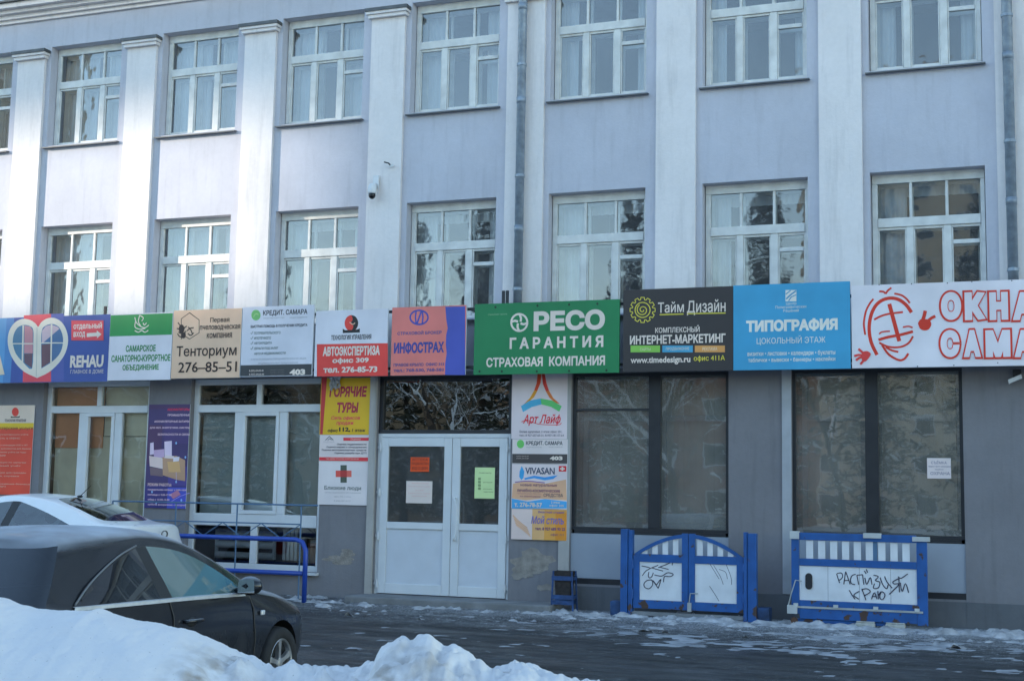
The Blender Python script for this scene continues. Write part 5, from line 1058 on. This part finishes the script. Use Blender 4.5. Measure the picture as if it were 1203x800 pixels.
bc, bb_ = car('parked_hatchback', 'dirty dark grey three door hatchback, frosted, behind the snow bank', 'car', base, hd, bs, [-.0, -.06, -.08, -.08, -.09, -.10, -.07, -.06, -.04, 0], [.0, .06, .10, .11, .10, .08, .06, .05, .03, 0], bm_,
        [('body', BP), ('side_window', GT), ('rear_window', GD), ('quarter_window', GD), ('windscreen', GW), ('tail_light', LENS), ('headlight', LENS), ('pillar_trim', TRIM), ('wheel_well', TRIM)], (.75, 3.40), rwB, .80, None)
for ax, sg, st_ in ((.75, -1, 0), (.75, 1, 0), (3.40, -1, R(0)), (3.40, 1, R(0))): wheel(bc, ax, sg * .785, rwB, sg, st_)
for sg in (-1, 1):
    m = MB(); q = [(.54, .828, .957), (1.10, .85, .95), (1.57, .857, .944), (1.71, .857, .942), (2.1, .862, .935), (2.45, .862, .926), (2.76, .86, .918)]
    for i in range(len(q) - 1):
        (a, b, c), (d, e, g_) = q[i], q[i + 1]; m.add([(a, sg * (b + .004), c - .012), (d, sg * (e + .004), g_ - .012), (d, sg * (e + .006), g_ + .012), (a, sg * (b + .006), c + .012), (d, sg * (e - .03), g_ + .018), (a, sg * (b - .03), c + .018)], [(0, 1, 2, 3), (3, 2, 4, 5)])
    m.build('waist_trim', CHROME, bc)
    m = MB(); m.tube([(x, sg * (y + .008), z + .006) for x, y, z in smooth_pts([(.56, .812, .978), (.76, .775, 1.10), (1.02, .726, 1.207), (1.24, .69, 1.28), (1.46, .664, 1.332)], 3)], .007, 5); m.build('glass_trim', mat('dull_trim', (.14, .145, .15), .5), bc, smooth=True)
    m = MB(); m.ball((2.60, sg * .99, 1.0), .07, .105, .075, 8); m.tube([(2.66, sg * .84, .95), (2.62, sg * .95, .965)], .03, 8); o = m.build('mirror', BP, bc, smooth=True); m = MB(); m.add([(2.536, sg * .915, .945), (2.53, sg * 1.065, .95), (2.532, sg * 1.06, 1.055), (2.538, sg * .92, 1.05)], [(0, 1, 2, 3)]); m.build('mirror_glass', glass('mirror_glass', (.2, .25, .25), 3, .4, 0), o, fix=False)
    m = MB(); m.tube([(1.83, sg * .868, .775), (1.85, sg * .905, .778), (2.04, sg * .905, .774), (2.06, sg * .868, .77)], .014, 8); m.build('handle', BP, bc, smooth=True); m = MB(); m.ball((1.945, sg * .868, .765), .075, .012, .035, 7); m.build('handle_recess', TRIM, bc, smooth=True)
    m = MB(); m.box(3.0, 3.06, sg * .872, sg * .892, .735, .775); m.build('side_repeater', CHROME, bc, bevel=.008)
    m = MB()
    for q in ([(1.66, .851, .93), (1.69, .872, .82), (1.70, .886, .6), (1.68, .886, .45), (1.6, .876, .3)], [(2.86, .845, .90), (2.9, .869, .8), (2.92, .886, .55), (2.9, .872, .3)]): m.tube([(a, sg * (b - .0035), c) for a, b, c in q], .005, 5)
    m.build('door_gap', TRIM, bc)
def seats(root, spots):
    for x, y, z in spots:
        m = MB(); m.box(x, x + .5, y - .24, y + .24, z - .28, z - .12); m.prism([(x - .02, z - .2), (x + .10, z - .2), (x - .10, z + .36), (x - .2, z + .36)], y - .23, y + .23); o = m.build('seat', SEAT, root, bevel=.05); m = MB(); m.ball((x - .20, y, z + .50), .06, .13, .10, 8); m.build('headrest', SEAT, o, smooth=True)
seats(bc, ((1.75, .36, .62), (1.75, -.36, .62)))
# ---- white sedan
ws = [ST(.06, .72, .28, .82, (.08, .70, .97), (.08, .66, 1.02), (.10, .60, 1.05), (.12, .5, 1.062), (.10, 1.07)),
      ST(.26, .835, .25, .84, (.28, .79, .985), (.30, .755, 1.03), (.33, .70, 1.06), (.36, .6, 1.08), (.33, 1.092)),
      ST(.55, .85, .22, .82, (.60, .815, .975), (.62, .80, 1.005), (.62, .735, 1.065), (.56, .64, 1.09), (.46, 1.105)),
      ST(.90, .85, .20, .81, (.80, .828, .962), (.84, .815, .986), (.98, .675, 1.245), (.97, .585, 1.272), (.86, 1.29)),
      ST(1.45, .85, .19, .80, (1.40, .83, .945), (1.40, .715, 1.215), (1.5, .615, 1.385), (1.5, .525, 1.412), (1.42, 1.432)),
      ST(1.95, .85, .19, .79, (2.02, .835, .93), (1.92, .645, 1.362), (1.93, .605, 1.428), (1.93, .52, 1.458), (1.93, 1.478)),
      ST(2.08, .85, .19, .79, (2.15, .835, .928), (2.04, .645, 1.366), (2.05, .605, 1.43), (2.05, .52, 1.46), (2.05, 1.48)),
      ST(2.5, .85, .19, .78, (2.5, .835, .918), (2.45, .66, 1.325), (2.42, .61, 1.405), (2.42, .53, 1.435), (2.4, 1.462)),
      ST(2.9, .85, .19, .775, (2.9, .83, .908), (2.85, .735, 1.15), (2.86, .68, 1.23), (2.86, .6, 1.262), (2.74, 1.335)),
      ST(3.25, .85, .20, .76, (3.22, .82, .895), (3.22, .80, .925), (3.27, .75, 1.0), (3.27, .66, 1.018), (3.1, 1.085)),
      ST(3.55, .85, .20, .74, (3.55, .79, .855), (3.55, .76, .885), (3.55, .7, .915), (3.52, .58, .935), (3.5, .96)),
      ST(4.0, .82, .20, .66, (4.0, .73, .775), (4.0, .68, .80), (4.0, .6, .825), (3.98, .46, .842), (3.98, .855)),
      ST(4.22, .70, .22, .58, (4.20, .62, .66), (4.19, .56, .69), (4.17, .48, .715), (4.15, .38, .735), (4.16, .75))]
def wm_(s, i, cap):
    if cap == 'rear': return 0
    if cap == 'front': return 5 if i == 4 else 0
    if i == 5 and s in (4,): return 1
    if i == 5 and s == 3: return 1
    if i == 5 and s in (6, 7, 8): return 1
    if i == 5 and s == 5: return 6
    if i == 8 and s in (2, 3): return 2
    if i == 8 and s in (7, 8, 9): return 3
    if i == 3 and s == 0: return 4
    if i == 4 and s == 11: return 5
    return 0
WPT = car_paint('white_car_paint', (.80, .81, .82), .1, .2, .5, (.33, .29, .23))
rear = PD(189, 640, 19.2); hd2 = R(182.5)
wbase = Vector((rear.x, rear.y, ground_z(rear.y) + .06)); print('white car', rear, wbase, 'hatch', base)
wc, wb_ = car('parked_sedan', 'white sedan with a dirty boot lid parked along the facade', 'car', wbase, hd2, ws, [-.0, -.05, -.07, -.08, -.07, -.05, -.04, -.04, -.02, 0], [.0, .06, .10, .11, .10, .08, .06, .05, .03, 0], wm_,
        [('body', WPT), ('side_window', GW), ('rear_window', GW), ('windscreen', GW), ('tail_light', REDL), ('headlight', LENS), ('pillar_trim', TRIM), ('wheel_well', TRIM)], (.95, 3.52), .30, .75, None)
for ax in (.95, 3.52):
    for sg in (-1, 1): wheel(wc, ax, sg * .745, .30, sg)
seats(wc, ((2.35, .36, .62), (2.35, -.36, .62), (1.45, .36, .60), (1.45, -.36, .60)))
m = MB(); m.ball((1.40, 0, 1.438), .05, .03, .02, 6); m.tube([(1.40, 0, 1.44), (1.22, 0, 1.60)], [.007, .003], 6); m.build('antenna', TRIM, wc, smooth=True)
for sg in (-1, 1):
    m = MB(); q = [(1.0, .832, .948), (1.40, .845, .936), (2.02, .85, .921), (2.5, .85, .909), (2.9, .845, .9), (3.2, .83, .888)]
    for i in range(len(q) - 1):
        (a, b, c), (d, e, g_) = q[i], q[i + 1]; m.add([(a, sg * b, c - .012), (d, sg * e, g_ - .012), (d, sg * (e - .01), g_ + .012), (a, sg * (b - .01), c + .012)], [(0, 1, 2, 3)])
    m.build('window_seal', TRIM, wc, fix=False)
    m = MB(); m.ball((2.98, sg * .96, 1.0), .06, .09, .065, 7); m.tube([(3.0, sg * .82, .94), (2.98, sg * .9, .97)], .025, 6); m.build('mirror', WPT, wc, smooth=True)
    m = MB()
    for x in (1.25, 2.2): m.tube([(x, sg * .842, .86), (x + .02, sg * .868, .86), (x + .17, sg * .868, .857), (x + .19, sg * .842, .857)], .012, 6)
    m.build('handle', WPT, wc, smooth=True)
m = MB(); m.lathe([(.05, -.004), (.058, -.008), (.066, -.004), (.064, .01), (.05, .01)], 'x', (-.055, 0, .93), 20); m.v = [(x, y * 1.25, (z - .93) * .8 + .93) for x, y, z in m.v]; m.build('badge', mat('grey_chrome', (.22, .22, .22), .4, .7), wc)
m = MB(); m.box(-.085, -.05, -.30, .30, .62, .78); m.build('plate_recess', mat('boot_dirt', (.12, .11, .09), .8, var=.3), wc); m = MB(); m.box(-.092, -.087, -.26, .26, .64, .75); m.build('number_plate', WSHEET, wc)

# ------------------------------------------------------------------ snow
def snow_mat():
    m = bpy.data.materials.new('bank_snow'); m.use_nodes = True; n = m.node_tree; b = n.nodes['Principled BSDF']; L = n.links.new
    tc = n.nodes.new('ShaderNodeTexCoord')
    def noi(s, d=6):
        q = n.nodes.new('ShaderNodeTexNoise'); q.inputs['Scale'].default_value = s; q.inputs['Detail'].default_value = d; L(tc.outputs['Object'], q.inputs['Vector']); return q.outputs['Fac']
    at = n.nodes.new('ShaderNodeAttribute'); at.attribute_name = 'dirt'
    ad = n.nodes.new('ShaderNodeMath'); ad.operation = 'MULTIPLY'; L(at.outputs['Fac'], ad.inputs[0])
    mr = n.nodes.new('ShaderNodeMapRange'); mr.inputs[1].default_value = .35; mr.inputs[2].default_value = .65; L(noi(9), mr.inputs[0]); L(mr.outputs[0], ad.inputs[1])
    mx = n.nodes.new('ShaderNodeMix'); mx.data_type = 'RGBA'; L(ad.outputs[0], mx.inputs[0]); mx.inputs[6].default_value = (.64, .615, .60, 1); mx.inputs[7].default_value = (.30, .25, .20, 1)
    gr = n.nodes.new('ShaderNodeMapRange'); gr.inputs[1].default_value = .69; gr.inputs[2].default_value = .74; gr.inputs[3].default_value = 0; gr.inputs[4].default_value = .7; L(noi(55, 5), gr.inputs[0])
    g2 = n.nodes.new('ShaderNodeMix'); g2.data_type = 'RGBA'; L(gr.outputs[0], g2.inputs[0]); L(mx.outputs[2], g2.inputs[6]); g2.inputs[7].default_value = (.2, .18, .16, 1)
    L(g2.outputs[2], b.inputs['Base Color']); b.inputs['Roughness'].default_value = .65
    b.inputs['Subsurface Weight'].default_value = .0
    bp = n.nodes.new('ShaderNodeBump'); bp.inputs['Strength'].default_value = .5; bp.inputs['Distance'].default_value = .02; L(noi(14, 8), bp.inputs['Height']); L(bp.outputs[0], b.inputs['Normal']); return m
BS = snow_mat()
CR_ = [(-420, 690), (-200, 690), (-60, 695), (0, 701), (19, 708), (41, 713.6), (63, 716.8), (104, 716.5), (114, 714.5), (126, 720.6), (152, 727), (177, 731), (221, 739.5), (253, 752), (284, 768), (297, 771.5), (306, 777), (320, 787), (335, 786), (354, 782), (380, 782), (416, 786), (426.5, 778), (443, 777), (449, 761), (460, 753), (474, 746.5), (482, 752), (487, 748.6), (501, 741.5), (510, 748), (520, 761), (532, 760), (545, 765), (561.6, 777.7), (578, 788), (598, 786), (605, 775.6), (620, 776.4), (640.6, 784), (657, 793), (682, 800), (740, 818), (820, 845), (1000, 870)]
DC = 7.6; cx_ = np.array([c[0] for c in CR_], float); cy_ = np.array([c[1] for c in CR_], float)
def crest(px):
    w = PD(px, float(np.interp(px, cx_, cy_)), DC); return w
fwd = Vector((-.3514, .9291 * 1, 0)).normalized()
sx = np.concatenate([np.arange(-420, -10, 12), np.arange(-10, 700, 2.5), np.arange(700, 1000, 12)]); tt = np.concatenate([np.linspace(-3.2, -.8, 22), np.linspace(-.74, .5, 26), np.linspace(.56, 2.2, 16)])
v = []; dirt = []
for px in sx:
    c = crest(px); base_ = -.17; hgt = c.z - base_; sm = float(np.interp(px, [-420, 240, 300, 700, 1000], [.25, .3, 1, 1, .6]))
    for t in tt:
        p = c + fwd * t; prof = (1 / (1 + (abs(t) / 1.5) ** 2.6)) if t < 0 else (1 / (1 + (t / .75) ** 2.4))
        # small crest details fade away from the crest line
        cs = crest(px).z if abs(t) < .05 else (crest(px).z * math.exp(-(t / .45) ** 2) + (1 - math.exp(-(t / .45) ** 2)) * np.mean([crest(px + q).z for q in (-45, -20, 0, 20, 45)]))
        q3 = Vector((p.x, p.y, 0)); nz = noise.fractal(q3 * 22, .8, 2.1, 3) * .008 * (.4 + sm) + noise.fractal(q3 * 1.1, 1.0, 2.0, 3) * .07 * min(1, abs(t) / .5) + noise.fractal(q3 * 5, .9, 2.1, 4) * .035 * sm * min(1, abs(t) / .12)
        lump = (max(0, noise.noise(q3 * 6 + Vector((3, 1, 9)))) * .10 + abs(noise.noise(q3 * 13)) * .05 + max(0, .45 - noise.voronoi(q3 * 7)[0][0]) * .16) * max(0, sm - .3) * min(1, abs(t) / .15)
        z = base_ + (cs - base_) * prof + (nz + lump - .02 * sm) * prof - .08 * (1 - prof); v.append((p.x, p.y, z))
        d_ = max(0, 1 - abs(px - 275) / 55) * max(0, min(1, (-t - .05) / .25)) + .9 * max(0, 1 - abs(px - 480) / 120) * max(0, min(1, (-t - .12) / .3)); dirt.append(min(1, d_ * (.6 + .9 * abs(noise.noise(q3 * 3)))))
nT = len(tt); fc = [(i * nT + j, (i + 1) * nT + j, (i + 1) * nT + j + 1, i * nT + j + 1) for i in range(len(sx) - 1) for j in range(nT - 1)]
rnd = random.Random(11)
def chunk(c, r_, d_):
    o = len(v); bm = bmesh.new(); bmesh.ops.create_icosphere(bm, subdivisions=3, radius=1.0); sq = Vector((rnd.uniform(.8, 1.3), rnd.uniform(.8, 1.2), rnd.uniform(.6, .95))); of = Vector((rnd.random() * 50, rnd.random() * 50, 0))
    for q in bm.verts:
        n_ = q.co.normalized(); vd = noise.voronoi(n_ * 1.6 + of)[0]; k = 1 + .25 * noise.noise(n_ * 1.3 + of) + .55 * (vd[0] - .35) + .10 * noise.noise(n_ * 5 + of) + .07 * noise.noise(n_ * 11 + of); w = Vector((n_.x * sq.x, n_.y * sq.y, n_.z * sq.z)) * k * r_ + c; v.append(tuple(w)); dirt.append(min(1, max(0, d_ + .3 * noise.noise(n_ * 2 + of))))
    for f_ in bm.faces: fc.append(tuple(q.index + o for q in f_.verts))
    bm.free()
for px, py, dd, r_, d_ in [(262, 783, -.22, .075, .7), (276, 778, -.18, .07, .6), (288, 782, -.2, .06, .5), (270, 796, -.3, .08, .6), (296, 794, -.25, .06, .4), (249, 793, -.25, .055, .5), (284, 798, -.3, .07, .4), (440, 785, -.1, .05, .3), (452, 778, -.08, .06, .2), (466, 772, -.1, .08, .1), (484, 764, -.08, .075, 0), (505, 760, -.06, .07, 0), (522, 774, -.1, .07, .1), (470, 790, -.22, .07, .5), (496, 786, -.2, .075, .6), (516, 792, -.22, .06, .7), (540, 782, -.1, .06, 0), (556, 790, -.12, .06, .1), (448, 796, -.25, .06, .4), (530, 798, -.25, .06, .4), (478, 798, -.3, .05, .6), (612, 782, -.03, .045, 0), (628, 790, -.05, .05, 0), (598, 790, -.04, .04, 0), (428, 789, -.06, .04, .1), (575, 796, -.1, .05, 0)]:
    chunk(PD(px, py, DC + dd), r_ * .62, d_)
me = bpy.data.meshes.new('snow_bank'); me.from_pydata(v, [], fc); me.materials.append(BS); a = me.attributes.new('dirt', 'FLOAT', 'POINT'); a.data.foreach_set('value', dirt); me.polygons.foreach_set('use_smooth', [True] * len(me.polygons))
o = bpy.data.objects.new('snow_bank', me); COL.objects.link(o); tag(o, 'heap of ploughed snow with dirty lumps in front of the dark car', 'snow', None, 'stuff')
# trodden snow crust along the foot of the wall and icy ridges on the road
def crust(name, label, x0, x1, y0, y1, step, fn, m):
    mb = MB(); nx = int((x1 - x0) / step); ny = int((y1 - y0) / step); ids = {}
    H = [[fn(x0 + (x1 - x0) * i / nx, y0 + (y1 - y0) * j / ny) for j in range(ny + 1)] for i in range(nx + 1)]
    def V(i, j):
        if (i, j) not in ids:
            x, y = x0 + (x1 - x0) * i / nx, y0 + (y1 - y0) * j / ny; ids[(i, j)] = len(mb.v); mb.v.append((x, y, ground_z(y) + H[i][j]))
        return ids[(i, j)]
    for i in range(nx):
        for j in range(ny):
            if max(H[i][j], H[i + 1][j], H[i][j + 1], H[i + 1][j + 1]) > 0: mb.f.append((V(i, j), V(i + 1, j), V(i + 1, j + 1), V(i, j + 1))); mb.m.append(0)
    o = mb.build(name, m, None, smooth=True, fix=False); tag(o, label, 'snow', None, 'stuff'); return o
CRUSTM = mat('crust_snow', (.46, .455, .46), .7, var=.45, vscale=7, bump=.5, bscale=30)
def f1(x, y):
    if -9.4 < x < -6.1 and y > -.66: return -.05
    near = math.exp(-((y + .55 + .25 * noise.noise(Vector((x * .8, 0, 2)))) / .45) ** 2); right = min(1, max(.35, (x + 9) / 4)) * (1.5 if x < -9.3 else 1)
    p = Vector((x, y * 1.5, 0)); return (.5 * noise.noise(p * 2.2) + .45 * noise.noise(p * 6) + .4 * noise.noise(p * 15)) * .13 + .058 * near * right - .042
crust('snow_crust', 'broken crust of trodden snow along the foot of the wall', -13.5, 2.2, -2.2, -.05, .05, f1, CRUSTM)
def f2(x, y):
    p = Vector((x * .9, y * 1.4, 7)); return (.5 * noise.noise(p * 1.6) + .4 * noise.noise(p * 5) + .25 * noise.noise(p * 12)) * .05 + .014 * min(1, max(-.5, (x + 6.5) / 3)) * min(1, max(-.3, (y + 4.2) / 1.2)) - .017
crust('ice_ridges', 'grey icy ridges frozen on the road before the gates', -9.5, 2.5, -5.2, -1.6, .065, f2, mat('grey_ice', (.34, .35, .37), .45, var=.4, vscale=6, bump=.3))
